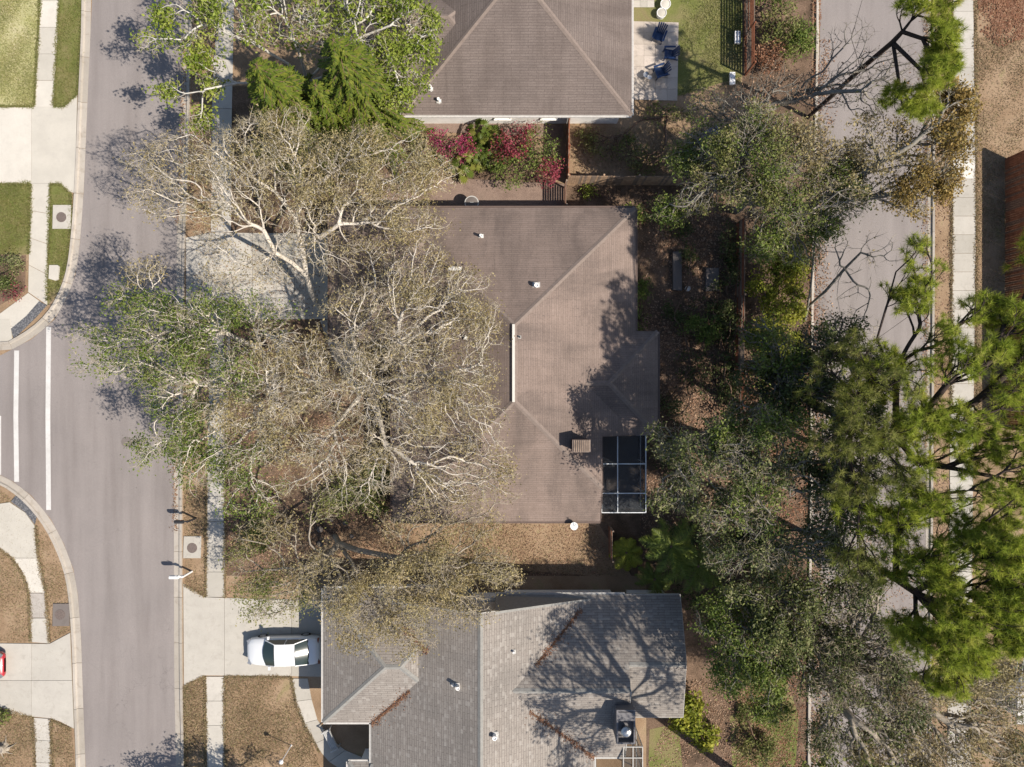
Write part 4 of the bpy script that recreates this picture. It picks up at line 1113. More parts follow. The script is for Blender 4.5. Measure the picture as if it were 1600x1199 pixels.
tree('bare_tree', 'brown leafless brushy tree in shade above the olive green oak', 'tree', (1130, 250, 0),
     [[(1130, 250, 0), (1140, 225, 3), (1160, 190, 5)]],
     [(1170, 160, 6.6, 50, 40, 1.2, 520, 1.2), (1220, 140, 7, 50, 34, 1.2, 480, 1.2), (1270, 140, 7.2, 50, 30, 1, 380, 1.0), (1110, 170, 5.6, 40, 30, 1, 240, 2, 1), (1340, 110, 8, 50, 40, 1, 300, .3), (1400, 110, 9, 46, 44, 1, 260, .3), (1350, 160, 8, 50, 30, 1, 260, .8, 1), (1330, 60, 8, 40, 30, 1, 120, .2)],
     'bark_grey', ('dead_leaf', 'leaf_olive'), .13, 23, 2, .4, .009, rmax=.2, twmat='twig_dark')
tree('bare_tree', 'thin leafless tree leaning over the asphalt of the right street', 'tree', (1258, 500, 0),
     [[(1258, 500, 0), (1262, 480, 2), (1266, 455, 4)], (1, [(1290, 455, 4.4), (1320, 420, 6), (1345, 395, 7)]), (2, [(1275, 360, 6.5), (1285, 320, 8), (1310, 300, 9)])],
     [(1350, 390, 7.2, 50, 34, .8, 50, .2), (1380, 400, 7.4, 30, 20, .6, 26, .1), (1330, 440, 6.4, 40, 40, .8, 40, .1), (1310, 310, 8.8, 40, 26, .8, 44, .3), (1300, 380, 7.4, 30, 36, .8, 36, .1), (1340, 500, 5.8, 40, 30, .6, 36, .2)],
     'bark_grey', ('leaf_khaki',), .13, 24, 2, .6, .010, alpha=.2, rtip=.011, rmax=.085)
tree('oak_tree', 'grey green oak with pale limbs between the screen enclosure and the right street', 'tree', (1150, 700, 0),
     [[(1150, 700, 0), (1155, 705, 2.2), (1162, 712, 4.2)], (2, [(1120, 700, 6), (1090, 690, 7)]), (2, [(1200, 730, 6.2), (1250, 725, 7.8)]), (2, [(1160, 760, 6), (1180, 810, 7.4)]), (2, [(1190, 670, 6), (1230, 640, 7.6)])],
     [(1050, 690, 8.8, 36, 34, .9, 280, 3.4, 0), (1095, 720, 9.8, 46, 42, 1.1, 460, 3.6, 0), (1125, 680, 9.8, 34, 28, .9, 240, 6, 1), (1160, 720, 10.6, 50, 46, 1.2, 520, 4, 0), (1065, 770, 8.8, 46, 34, 1, 360, 4, 0), (1120, 790, 9.6, 50, 44, 1.1, 520, 5, 0),
      (1180, 790, 10.2, 50, 46, 1.2, 520, 5, 1), (1215, 665, 10.4, 50, 34, 1.1, 420, 6, 1), (1240, 740, 10.6, 50, 46, 1.2, 480, 4.5, 0), (1290, 700, 10.8, 46, 46, 1.2, 420, 4.5, 2), (1300, 770, 10.4, 46, 44, 1.1, 360, 4, 0), (1210, 860, 9.6, 50, 40, 1.1, 420, 5, 0), (1140, 860, 8.8, 46, 38, 1, 360, 6, 2), (1280, 850, 10.0, 46, 44, 1.1, 360, 4, 0), (1170, 650, 8.2, 40, 26, 1.0, 200, 4, 2)],
     'bark_grey', ('leaf_greyg', 'leaf_green', 'leaf_dark'), .15, 25, 2, .36, .009, dens=1.8, mixk=.35, patch=.8, rmax=.3)
tree('oak_tree', 'dark green round oak at the lower right beside the grey roofed house', 'tree', (1160, 925, 0),
     [[(1160, 925, 0), (1166, 930, 2), (1176, 944, 4)], (2, [(1150, 980, 6), (1150, 1020, 7)]), (2, [(1210, 980, 6), (1230, 1010, 7.4)]), (2, [(1200, 930, 6)])],
     [(1125, 965, 6.4, 40, 46, 1, 420, 10, 1), (1170, 1010, 7.2, 50, 50, 1.1, 560, 10, 1), (1140, 1050, 6.4, 40, 36, 1, 340, 10, 1), (1205, 1060, 7, 46, 40, 1, 420, 10, 1), (1225, 985, 7.8, 50, 50, 1.1, 520, 9, 0), (1190, 925, 7.4, 50, 36, 1.0, 400, 8, 0),
      (1260, 930, 7.8, 46, 40, 1.0, 360, 8, 0), (1290, 1000, 7.6, 46, 46, 1.0, 360, 6, 0), (1250, 1050, 7, 40, 34, 1, 260, 7, 0), (1200, 1105, 5.6, 34, 22, .7, 140, 9, 1)],
     'bark_grey', ('leaf_greyg', 'leaf_green'), .16, 26, 1, .34, .009, dens=1.5, patch=.9, rmax=.28)
tree('oak_tree', 'ash grey oak with curling bare limbs over the right street at the bottom right corner', 'tree', (1258, 1000, 0),
     [[(1258, 1000, 0), (1266, 1006, 3), (1280, 1016, 5)], (2, [(1330, 1040, 7), (1390, 1060, 8)]), (2, [(1300, 1070, 7), (1320, 1110, 8)]), (2, [(1330, 1000, 7)])],
     [(1350, 900, 8.6, 40, 40, 1, 340, 5, 0), (1330, 940, 8.2, 44, 40, 1, 340, 5, 2), (1300, 1150, 7.6, 36, 44, 1, 260, 4, 0), (1400, 1120, 8.6, 50, 46, 1, 300, 4, 0), (1370, 1190, 8.4, 50, 30, 1, 240, 4, 1), (1480, 1190, 9, 56, 30, 1, 240, 4, 1), (1390, 1040, 8.8, 40, 40, 1, 260, 4, 2), (1380, 990, 8.8, 30, 30, .9, 200, 3, 0), (1320, 1000, 8, 44, 40, 1, 340, 4, 2), (1370, 1040, 8.6, 46, 40, 1.1, 420, 2.6, 0), (1310, 1070, 8.2, 44, 44, 1.1, 420, 3.5, 0), (1430, 1090, 9, 50, 44, 1.1, 460, 2.8, 1), (1500, 1070, 9.4, 50, 40, 1.1, 420, 3.4, 1), (1550, 1050, 9.6, 44, 36, 1, 300, 4, 1), (1350, 1130, 8, 46, 44, 1.1, 380, 3, 0),
      (1440, 1160, 8.6, 56, 40, 1.0, 420, 3.2, 1), (1530, 1140, 9, 50, 44, 1, 340, 3.5, 1), (1400, 1210, 8.6, 60, 30, 1, 260, 3, 0), (1590, 1180, 9, 40, 40, 1, 240, 4, 1), (1560, 1100, 9, 60, 30, .9, 200, 3, 1)],
     'bark_mid', ('leaf_greyg', 'leaf_khaki', 'leaf_dark'), .14, 27, 3, .38, .008, dens=2.4, mixk=.7, patch=1.0, rmax=.26)
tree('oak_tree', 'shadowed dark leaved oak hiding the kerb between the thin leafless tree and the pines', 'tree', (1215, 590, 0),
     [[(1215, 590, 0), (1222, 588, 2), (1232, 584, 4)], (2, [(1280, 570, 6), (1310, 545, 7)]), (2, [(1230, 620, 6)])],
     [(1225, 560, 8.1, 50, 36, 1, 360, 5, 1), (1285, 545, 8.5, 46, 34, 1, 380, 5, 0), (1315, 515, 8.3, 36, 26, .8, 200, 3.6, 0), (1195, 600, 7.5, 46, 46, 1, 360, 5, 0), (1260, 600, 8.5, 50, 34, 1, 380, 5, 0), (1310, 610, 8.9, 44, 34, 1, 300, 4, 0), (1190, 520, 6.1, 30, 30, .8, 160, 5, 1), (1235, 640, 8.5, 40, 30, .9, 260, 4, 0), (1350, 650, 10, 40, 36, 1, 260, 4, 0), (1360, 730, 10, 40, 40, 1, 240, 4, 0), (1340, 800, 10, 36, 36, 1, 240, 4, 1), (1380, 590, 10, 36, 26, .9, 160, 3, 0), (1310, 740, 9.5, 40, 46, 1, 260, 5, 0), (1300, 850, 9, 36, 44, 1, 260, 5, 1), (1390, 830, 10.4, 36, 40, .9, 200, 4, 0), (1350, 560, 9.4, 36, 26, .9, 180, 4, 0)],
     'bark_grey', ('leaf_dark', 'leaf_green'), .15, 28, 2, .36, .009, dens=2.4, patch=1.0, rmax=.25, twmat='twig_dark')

# pines rise from the strip beside the right street
pine('pine_tree', 'bright green pine crown on a long dark leaning trunk in the upper right', (1262, 184, 0),
     [[(1262, 184, 0), (1300, 150, 3.2), (1345, 108, 6.8), (1395, 66, 10), (1410, 50, 10.8)], (4, [(1440, 60, 11.6), (1465, 90, 12)]), (3, [(1440, 110, 11), (1450, 150, 11.6)]), (4, [(1440, 10, 12)]), (2, [(1330, 60, 9), (1350, -10, 10.5)]), (3, [(1405, 130, 9.8), (1410, 165, 10)])],
     [(1470, 15, 12.4, 26, 26, .6, 60, 1), (1480, 60, 12.4, 22, 30, .6, 84, 1), (1462, 110, 12.2, 24, 26, .6, 80, 1), (1430, 158, 11, 26, 18, .5, 50, 1), (1400, 150, 10.4, 20, 16, .5, 34, 1), (1445, 170, 10.6, 22, 16, .5, 36, 1), (1425, 10, 12, 26, 14, .5, 26, 1), (1465, 85, 11.8, 20, 30, .5, 50, 1), (1485, 100, 12, 10, 26, .5, 26, 1)],
     31, nn=70, dens=1.7, gap=.4, rmax=.14, rtip=.009)
pine('pine_tree', 'tall pine with green needle tufts over the right pavement, level with the middle house', (1262, 690, 0),
     [[(1262, 690, 0), (1300, 696, 4), (1350, 694, 8), (1400, 680, 11), (1440, 650, 13.5)], (4, [(1480, 600, 15), (1540, 570, 15.6)]), (3, [(1400, 600, 13), (1370, 530, 13.6), (1385, 480, 14), (1400, 425, 14.2)]), (4, [(1500, 660, 15), (1560, 640, 15.4)]), (3, [(1430, 720, 13), (1480, 730, 14)]), (8, [(1440, 480, 14.4)])],
     [(1430, 390, 14.4, 16, 22, .5, 30, 1), (1440, 430, 14.6, 24, 30, .6, 64, 1), (1425, 470, 14.4, 26, 24, .6, 56, 1), (1400, 450, 14.0, 18, 18, .5, 22, 1), (1480, 520, 14.8, 34, 26, .7, 60, 1), (1550, 490, 15.2, 40, 30, .8, 110, 1), (1595, 530, 15.4, 30, 44, .8, 90, 1), (1530, 555, 15.2, 46, 30, .8, 110, 1),
      (1470, 580, 15, 40, 26, .8, 84, 1), (1390, 565, 13.8, 46, 26, .7, 90, 1), (1360, 610, 13, 40, 26, .7, 60, 1), (1420, 620, 14, 36, 24, .7, 60, 1), (1580, 610, 15.4, 34, 34, .8, 70, 1), (1440, 660, 14.6, 40, 30, .8, 90, 1), (1390, 680, 13.4, 36, 30, .7, 70, 1), (1500, 660, 14.8, 40, 34, .8, 90, 1), (1560, 690, 15, 40, 34, .8, 110, 1), (1500, 720, 14.6, 44, 30, .8, 110, 1), (1430, 720, 14, 34, 30, .8, 80, 1),
      (1650, 400, 14.6, 50, 50, 1.2, 260, 1), (1665, 490, 15, 50, 50, 1.2, 260, 1), (1645, 580, 15, 50, 50, 1.2, 260, 1), (1660, 680, 15, 50, 50, 1.2, 260, 1), (1720, 560, 14.6, 50, 60, 1.2, 130, 1), (1730, 450, 14.6, 50, 60, 1.2, 110, 1), (1640, 770, 15, 50, 50, 1.2, 120, 1)],  # unseen crown beyond the right edge, thickened to shade the back yard
     32, nn=56, dens=1.9, rmax=.17, rtip=.009)
pine('pine_tree', 'large pine with the brightest yellow green crown at the lower right edge', (1262, 835, 0),
     [[(1262, 835, 0), (1300, 852, 4), (1350, 876, 8), (1400, 905, 11.4), (1430, 925, 13)], (4, [(1470, 900, 14.6), (1540, 870, 15.6)]), (4, [(1470, 970, 14.4), (1520, 1000, 15.4)]), (3, [(1370, 945, 11.6), (1330, 955, 12)]), (3, [(1400, 840, 13), (1430, 800, 14)]), (4, [(1430, 980, 14), (1450, 1030, 14.6)])],
     [(1560, 780, 15.4, 40, 26, .8, 60, 1), (1440, 790, 14.4, 40, 30, .8, 90, 1), (1380, 815, 13.2, 44, 24, .7, 84, 1), (1490, 800, 14.8, 30, 30, .8, 60, 1), (1330, 800, 12.6, 36, 18, .6, 44, 1), (1570, 850, 15.8, 40, 40, .9, 130, 1), (1590, 910, 16, 34, 44, .9, 130, 1), (1540, 920, 15.8, 44, 40, .9, 150, 1), (1500, 980, 15.4, 44, 36, .9, 130, 1), (1560, 985, 15.8, 44, 36, .9, 150, 1),
      (1460, 1020, 14.8, 36, 36, .8, 110, 1), (1510, 1030, 15.2, 44, 26, .8, 110, 1), (1475, 1062, 14.8, 34, 22, .7, 70, 1), (1420, 985, 14, 26, 30, .7, 60, 1), (1450, 890, 14.4, 30, 24, .7, 50, 1), (1410, 860, 13.6, 34, 24, .7, 60, 1), (1470, 940, 14.6, 34, 26, .8, 60, 1), (1590, 985, 16, 30, 30, .8, 84, 1), (1490, 860, 14.8, 36, 26, .8, 70, 1), (1480, 900, 14.8, 30, 26, .8, 60, 1), (1530, 830, 15.2, 40, 30, .8, 90, 1), (1590, 790, 15.6, 34, 34, .8, 90, 1), (1600, 720, 15.4, 30, 34, .8, 70, 1), (1400, 910, 13.4, 26, 24, .7, 40, 1)],
     33, nn=60, dens=2.2, gap=.35, rmax=.17, rtip=.009)
pine('pine_tree', 'slimmer dull green pine between the two big pines and the dark oaks', (1256, 610, 0),
     [[(1256, 610, 0), (1270, 612, 3), (1292, 616, 6), (1320, 622, 8.6), (1345, 628, 10.6)]],
     [(1345, 560, 13.8, 46, 34, .9, 60, 1), (1300, 600, 12.8, 40, 40, .9, 60, 1), (1360, 640, 14.4, 46, 40, .9, 90, 1), (1310, 680, 13.2, 46, 34, .9, 80, 1), (1370, 700, 14.2, 40, 34, .9, 70, 1), (1330, 755, 13.2, 40, 30, .9, 60, 1), (1400, 760, 14.2, 40, 24, .8, 50, 1), (1340, 880, 13.2, 40, 30, .8, 50, 1), (1400, 610, 15.2, 30, 30, .8, 50, 1)],
     36, needle='needle_dim', nn=56, dens=1.9, rmax=.15, rtip=.009)
# two more stand just out of view and throw the shadows seen on the lawns and the grey roof
tree('shade_tree', 'tall leaning tree below the frame whose limbs shade the grey roof', 'tree', (1190, 1236, 0),
     [[(1190, 1236, 0), (1194, 1248, 2.5), (1199, 1261, 5.5), (1204, 1276, 8.5), (1209, 1291, 11)],
      (4, [(1225, 1270, 12), (1240, 1250, 13)]), (4, [(1280, 1275, 12), (1330, 1250, 13.2)]), (4, [(1200, 1330, 12), (1180, 1370, 13)]), (4, [(1250, 1340, 12), (1270, 1400, 13)]), (3, [(1170, 1270, 11), (1160, 1290, 12.4)]), (4, [(1300, 1310, 12), (1370, 1320, 13)])],
     [(1190, 1240, 13.8, 50, 36, 1, 260, 7), (1291, 1232, 14, 60, 36, 1, 320, 7), (1382, 1240, 14, 56, 38, 1, 280, 7), (1144, 1330, 13.6, 50, 50, 1, 260, 7), (1158, 1410, 13.6, 56, 50, 1, 260, 7), (1224, 1504, 13.6, 60, 50, 1, 240, 7), (1410, 1290, 14, 60, 50, 1, 280, 6), (1410, 1360, 14, 56, 50, 1, 200, 5), (1263, 1320, 14, 60, 56, 1, 320, 5), (1240, 1410, 13.4, 50, 50, 1, 200, 5), (1320, 1400, 13.4, 50, 50, 1, 120, 5)],
     'bark_brown', ('leaf_olive',), .2, 34, 1, .4, .01, alpha=.2, rtip=.013, rmax=.26, spread=.3, patch=.35)
tree('shade_tree', 'broad leafy tree just below the frame shading the street at the bottom left', 'tree', (430, 1290, 0),
     [[(430, 1290, 0), (428, 1292, 2), (424, 1300, 3.6)]],
     [(330, 1330, 5.2, 50, 44, .9, 300, 9), (400, 1350, 5.8, 60, 50, 1, 300, 9), (260, 1320, 4.6, 34, 36, .7, 180, 9), (340, 1270, 4.2, 34, 24, .6, 120, 9), (460, 1340, 5.4, 50, 50, 1, 200, 9), (210, 1330, 4.2, 30, 22, .6, 110, 9)],
     'bark_grey', ('leaf_green',), .17, 35, 1)

# ------------------------------------------------------------------ shrubs, hedge, palms
bush('hedge', 'yellow green creeper hedge between the shaded yard and the right street', 'hedge',
     [(1215, 520, 2.0, 42, 50, 1.0, 800), (1222, 450, 2.4, 44, 50, 1.0, 800), (1228, 385, 2.2, 38, 46, .9, 520, 1), (1200, 570, 1.5, 30, 30, .8, 240, 1), (1240, 560, 1.4, 22, 40, .7, 220), (1225, 410, 2.6, 30, 30, .7, 300)],
     ('leaf_yellowg', 'leaf_green'), .17, 41, 9)
bush('hedge', 'green and rusty shrubs beside the right street at the top edge', 'hedge',
     [(1222, 40, 1.5, 34, 40, .9, 420, 1), (1250, 60, 1.4, 20, 36, .8, 240), (1215, -20, 1.4, 40, 30, .9, 260), (1205, 90, 1.2, 26, 20, .7, 160, 2)],
     ('leaf_green', 'leaf_olive', 'dead_orange'), .15, 42, 8)
bush('bougainvillea', 'magenta flowering bougainvillea nearest the conifers under the white wall', 'flowering shrub',
     [(692, 228, 1.4, 40, 22, .7, 420), (660, 225, 1.2, 24, 18, .6, 160, 1), (722, 232, 1.2, 22, 18, .6, 160), (690, 240, 1.0, 44, 24, .6, 200, 1)], ('petal', 'leaf_olive'), .12, 43, 5)
bush('bougainvillea', 'red pink flowering shrub beside the short red brown fence', 'flowering shrub',
     [(835, 240, 1.7, 44, 46, .9, 520, 1), (812, 222, 2.0, 40, 24, .8, 240), (850, 265, 1.5, 26, 30, .8, 240), (800, 268, 1.6, 34, 26, .8, 240, 1), (790, 240, 1.8, 20, 22, .8, 120)], ('petal_red', 'leaf_green'), .13, 44, 7)
bush('shrub', 'small leafy shrub against the right wall of the middle house', 'shrub', [(1000, 490, .9, 14, 34, .6, 220), (1004, 455, .8, 12, 18, .5, 120)], ('leaf_green',), .14, 45, 8)
bush('shrub', 'rounded shrub in the brown leaf litter of the shaded back yard', 'shrub', [(1100, 512, 1.0, 28, 24, .7, 300)], ('leaf_green',), .15, 46, 8)
bush('shrub', 'yellow green shrub on bare soil beside the grey roof corner', 'shrub', [(1078, 1118, .9, 26, 30, .6, 320), (1100, 1150, .7, 22, 20, .5, 180)], ('leaf_yellowg',), .24, 47, 8)
bush('shrub', 'low green shrub at the bottom edge right of the grey house', 'shrub', [(1185, 1172, .8, 28, 24, .6, 260), (1170, 1120, .5, 16, 14, .4, 80)], ('leaf_olive',), .14, 48, 8)
bush('shrub', 'green shrub beside the shaded lawn near the pale tan fence', 'shrub', [(985, 335, .6, 20, 12, .4, 140), (925, 300, .35, 16, 9, .25, 80)], ('leaf_bright',), .13, 49, 7)
bush('shrub', 'dull green shrub in the flower bed at the left edge below the lawn', 'shrub', [(18, 415, .5, 20, 14, .4, 200), (5, 440, .4, 20, 14, .3, 120)], ('leaf_greyg',), .12, 50, 7)
bush('shrub', 'reddish low shrub in the flower bed near the crossing', 'shrub', [(18, 458, .4, 14, 12, .3, 140)], ('petal_red', ), .10, 51, 4)
bush('shrub', 'green shrub at the far left edge beside the lower driveway', 'shrub', [(0, 1122, .5, 14, 10, .35, 130)], ('leaf_green',), .13, 52, 8)
bush('shrub', 'olive undergrowth beneath the oaks below the front walk', 'shrub', [(560, 780, 1.2, 44, 30, .8, 460), (400, 830, 1.0, 36, 30, .6, 300), (590, 740, 1.3, 26, 26, .7, 240)], ('leaf_green',), .15, 53, 8)
bush('shrub', 'low dark shrubs added as shade along the foot of the dark slatted fence', 'shrub', [(1140, 400, .8, 14, 60, .6, 260), (1136, 520, .8, 16, 60, .6, 260), (1140, 620, .9, 20, 40, .6, 220)], ('leaf_dark',), .16, 56, 7)  # dark leaves put here to darken the fence foot in place of shade
bush('shrub', 'small straggly shrub added as shade below the pale tan fence', 'shrub', [(1020, 330, .6, 30, 16, .4, 160), (1060, 360, .5, 24, 14, .4, 120)], ('leaf_dark',), .15, 57, 6)  # extra dark brush, stands in for shade on the yard
bush('shrub', 'patchy dark undergrowth added as shade in the middle of the back yard', 'shrub', [(1090, 580, .7, 34, 40, .5, 260), (1060, 490, .5, 26, 30, .4, 180), (1120, 480, .8, 22, 40, .5, 200), (1075, 410, .5, 12, 26, .4, 110), (1050, 640, .7, 26, 30, .5, 200)], ('leaf_dark', ), .16, 58, 5)  # dark leaved filler added to make the back yard read as shaded
bush('shrub', 'leafy undergrowth in the shade right of the patio', 'shrub', [(1040, 180, .6, 40, 20, .4, 200), (960, 230, .5, 40, 24, .4, 220), (1010, 250, .6, 40, 22, .4, 220), (920, 215, .5, 20, 16, .35, 100)], ('leaf_olive', ), .15, 59, 5)
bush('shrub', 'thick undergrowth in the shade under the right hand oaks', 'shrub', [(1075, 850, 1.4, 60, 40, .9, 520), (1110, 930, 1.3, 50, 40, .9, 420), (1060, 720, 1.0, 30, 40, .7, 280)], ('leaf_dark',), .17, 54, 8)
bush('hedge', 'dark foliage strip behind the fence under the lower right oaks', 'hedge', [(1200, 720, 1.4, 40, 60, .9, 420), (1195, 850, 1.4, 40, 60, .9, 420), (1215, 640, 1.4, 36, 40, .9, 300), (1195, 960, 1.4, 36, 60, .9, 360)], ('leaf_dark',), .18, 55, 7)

def frond_mesh(seed, L=2.2, n=48, w_=.46, droop=1.0, wid=.017):
    rng = NR(seed); t = np.linspace(.05, 1, n)
    x = L * t * (1 - .18 * t); z = .75 * L * t * .7 - droop * L * .55 * t ** 2.1
    C = np.stack([x, 0 * t, z], 1); D1 = []; B = []
    V = []; F = []; b = 0
    for i in range(n):
        ll = w_ * math.sin(math.pi * min(1, .12 + .86 * t[i])) + .08
        for s_ in (-1, 1):
            c = C[i]; d = np.array([.55, s_ * .9, -.35]) + rng.normal(size=3) * .08; d /= np.linalg.norm(d)
            V += [tuple(c - np.array([wid, 0, 0])), tuple(c + d * ll * .5 + np.array([-wid * .8, 0, .02])), tuple(c + d * ll), tuple(c + d * ll * .5 + np.array([wid * .8, 0, .02])), tuple(c + np.array([wid, 0, 0]))]
            F.append((b, b + 1, b + 2, b + 3, b + 4)); b += 5
    for i in range(n - 1):
        V += [tuple(C[i] + (0, .018, 0)), tuple(C[i] - (0, .018, 0)), tuple(C[i + 1] - (0, .012, 0)), tuple(C[i + 1] + (0, .012, 0))]
        F.append((b, b + 1, b + 2, b + 3)); b += 4
    me = bpy.data.meshes.new('frond'); me.from_pydata(V, [], F); me.update()
    a = me.attributes.new('rnd', 'FLOAT', 'FACE'); a.data.foreach_set('value', np.clip(rng.normal(.5, .2, len(F)), 0, 1).astype(np.float32))
    return me
FR = [frond_mesh(i, L=2.0 + .25 * i) for i in range(3)]
for f in FR: f.materials.append(M['palm_green'])
FY = frond_mesh(9, L=1.7, droop=.7); FY.materials.append(M['leaf_yellowg'])
def palm(label, px, py, h, nf, seed, meshes, sc=1.0):
    rr = random.Random(seed); r = empty('palm', P(px, py), label, 'palm', 'feathery palms by the screen enclosure')
    MB().lathe((0, 0, 0), [(.11, 0), (.09, h * .5), (.08, h)], 10).build('trunk', 'bark_brown', r, smooth=True)
    for i in range(nf):
        o = bpy.data.objects.new('frond', rr.choice(meshes)); COL.objects.link(o); o.parent = r
        o.location = (0, 0, h - .05); s = sc * rr.uniform(.8, 1.1); o.scale = (s, s, s)
        o.rotation_euler = (rr.uniform(-.15, .15), rr.uniform(-.5, .45), i * 2.399 + rr.uniform(-.2, .2))
palm('green feathery palm just below the screen enclosure', 1030, 835, 3.4, 13, 1, FR)
palm('taller green palm right of the other palms under the oak edge', 1068, 862, 3.6, 13, 2, FR)
palm('yellowish palm nearest the short slatted fence', 975, 858, 1.0, 12, 3, [FY], .8)
palm('low green palm at the foot of the shaded palms', 1015, 895, 1.6, 12, 4, FR, .8)

# big leaved plants beside the bougainvillea
def lobed_leaf(seed):
    rng = random.Random(seed); V = [(0, 0, 0)]; n = 22
    for i in range(n + 1):
        t = i / n * 2 - 1; a = t * 2.3; r = .48 * (1 - .35 * abs(t)) * (1 if i % 2 == 0 else .58)
        V.append((r * math.cos(a) + .1, r * math.sin(a), -.12 * r * r * 4 + .02 * (i % 2)))
    F = [(0, i, i + 1) for i in range(1, n + 1)]
    me = bpy.data.meshes.new('leaf'); me.from_pydata(V, [], F); me.update()
    a = me.attributes.new('rnd', 'FLOAT', 'FACE'); v = rng.uniform(.2, .9); a.data.foreach_set('value', [min(1, max(0, v + rng.uniform(-.1, .1))) for _ in F]); me.materials.append(M['palm_green'])
    return me
LM = [lobed_leaf(i) for i in range(4)]
def bigleaf(label, px, py, n, rad, seed, s0=1.0):
    rr = random.Random(seed); r = empty('broadleaf_plant', P(px, py), label, 'plant', 'large leaved plants under the white wall')
    MB().lathe((0, 0, 0), [(.07, 0), (.05, .5)], 8).build('stem', 'bark_brown', r)
    for i in range(n):
        a = i * 2.399; q = rad * math.sqrt((i + .5) / n); zz = .55 + .9 * (1 - (q / rad) ** 2) + rr.uniform(-.1, .15)
        o = bpy.data.objects.new('leaf', rr.choice(LM)); COL.objects.link(o); o.parent = r
        o.location = (q * math.cos(a), q * math.sin(a), zz); s = s0 * rr.uniform(.7, 1.25); o.scale = (s, s, s); o.rotation_euler = (rr.uniform(-.35, .35), .35 + rr.uniform(-.2, .3), a + rr.uniform(-.4, .4))
        MB().beam((0, 0, .4), (q * math.cos(a), q * math.sin(a), zz), .015, .015).build('stalk', 'palm_green', r)
bigleaf('cluster of large lobed green leaves in the middle of the flower bed', 765, 238, 34, 1.25, 1)
bigleaf('bright green large leaved plant at the lower edge of the flower bed', 728, 262, 16, .8, 2, .9)
bigleaf('smaller large leaved plant tucked behind the magenta flowers', 752, 214, 14, .7, 3, .8)

# ------------------------------------------------------------------ litter, tufts
def scatter(name, pts, n, size, mat, z, seed, label=None, tall=0.0, density=None):
    rng = NR(seed); poly = PP(pts); xs = [p[0] for p in poly]; ys = [p[1] for p in poly]
    C = np.stack([rng.uniform(min(xs), max(xs), n * 2), rng.uniform(min(ys), max(ys), n * 2)], 1)
    ins = np.zeros(len(C), bool)
    for i in range(len(poly)):
        (x0, y0), (x1, y1) = poly[i], poly[(i + 1) % len(poly)]
        if y0 == y1: continue
        c = ((y0 > C[:, 1]) != (y1 > C[:, 1])) & (C[:, 0] < (x1 - x0) * (C[:, 1] - y0) / (y1 - y0) + x0); ins ^= c
    ph = rng.uniform(0, 6, 6)
    f = np.sin(C[:, 0] * .9 + ph[0]) + np.sin(C[:, 1] * 1.1 + ph[1]) + np.sin((C[:, 0] + C[:, 1]) * .6 + ph[2]) + np.sin(C[:, 0] * 2.3 - C[:, 1] * 1.7 + ph[3])
    C = C[ins & (f + rng.normal(0, 1.6, len(C)) > -.6)][:n]; m = len(C)
    if tall:
        D = rng.normal(size=(m, 3)) * np.array([1, 1, .3]) + np.array([0, 0, tall])
        C3 = np.concatenate([C, np.full((m, 1), z)], 1); V, F = ribbons(rng, C3, D, size * rng.uniform(.6, 1.4, m), .02)
    else:
        C3 = np.concatenate([C, z + rng.uniform(.005, .03, (m, 1))], 1); V, F = leaves(rng, C3, size, 4, .6)
    o = link(name, bigmesh(name, V, F, rng.random(m)), mat); o['kind'] = 'stuff'
    if label: o['label'] = label; o['category'] = 'ground cover'
    TRI[0] += len(F) * (1 if tall else 2)
scatter('leaf_litter', [(1000, 300), (1160, 300), (1160, 900), (1000, 900)], 14000, .13, 'dead_leaf', .02, 1, 'fallen brown leaves in the shaded back yard of the middle house')
scatter('leaf_litter', [(353, 505), (610, 505), (610, 900), (353, 930)], 12000, .11, 'dead_leaf', .02, 2, 'fallen brown leaves under the oaks in the front yard')
scatter('leaf_litter', [(1165, 560), (1272, 560), (1264, 1199), (1150, 1199)], 12000, .12, 'dead_orange', .02, 3, 'rusty pine needles and leaves beside the right street')
scatter('leaf_litter', [(1268, -20), (1282, -20), (1276, 560), (1262, 560)], 2500, .11, 'dead_orange', .1, 4, 'rusty leaves gathered on the kerb of the right street')
scatter('leaf_litter', [(1266, 560), (1284, 560), (1282, 1199), (1262, 1199)], 3500, .12, 'dead_leaf', .03, 5, 'fallen leaves lining the shaded gutter of the right street')
scatter('leaf_litter', [(1062, 1060), (1160, 1060), (1230, 1199), (1010, 1199), (1040, 1130)], 5000, .10, 'dead_leaf', .02, 6, 'brown leaves on bare soil beside the grey house')
scatter('leaf_litter', [(1455, -20), (1487, -20), (1484, 900), (1452, 900)], 4000, .11, 'dead_leaf', .02, 7, 'brown leaves in the verge between right street and pavement')
scatter('leaf_litter', [(620, 812), (935, 820), (960, 900), (480, 900)], 5000, .09, 'dead_leaf', .02, 8, 'dry leaves on the lawn between middle and bottom house')
scatter('leaf_litter', [(1525, -20), (1600, -20), (1600, 60), (1560, 75), (1530, 50)], 3500, .14, 'dead_orange', .03, 9, 'dark rusty leaf pile in the top right corner')
scatter('leaf_litter', [(300, 100), (340, 0), (345, 360), (298, 360)], 3500, .1, 'dead_leaf', .02, 10, 'brown leaves in the verge beside the left street')
scatter('grass', [(0, -5), (64, -5), (54, 167), (0, 167)], 14000, .09, 'grass_green', .01, 11, 'short green and straw turf at the top left', .6)
scatter('grass', [(93, -5), (130, -5), (120, 150), (100, 167), (84, 167)], 6000, .09, 'grass_verge', .01, 12, 'green verge grass beside the top left kerb', .6)
scatter('grass', [(0, 288), (49, 288), (46, 398), (0, 398)], 7000, .09, 'grass_verge', .01, 13, 'green lawn below the upper left driveway', .6)
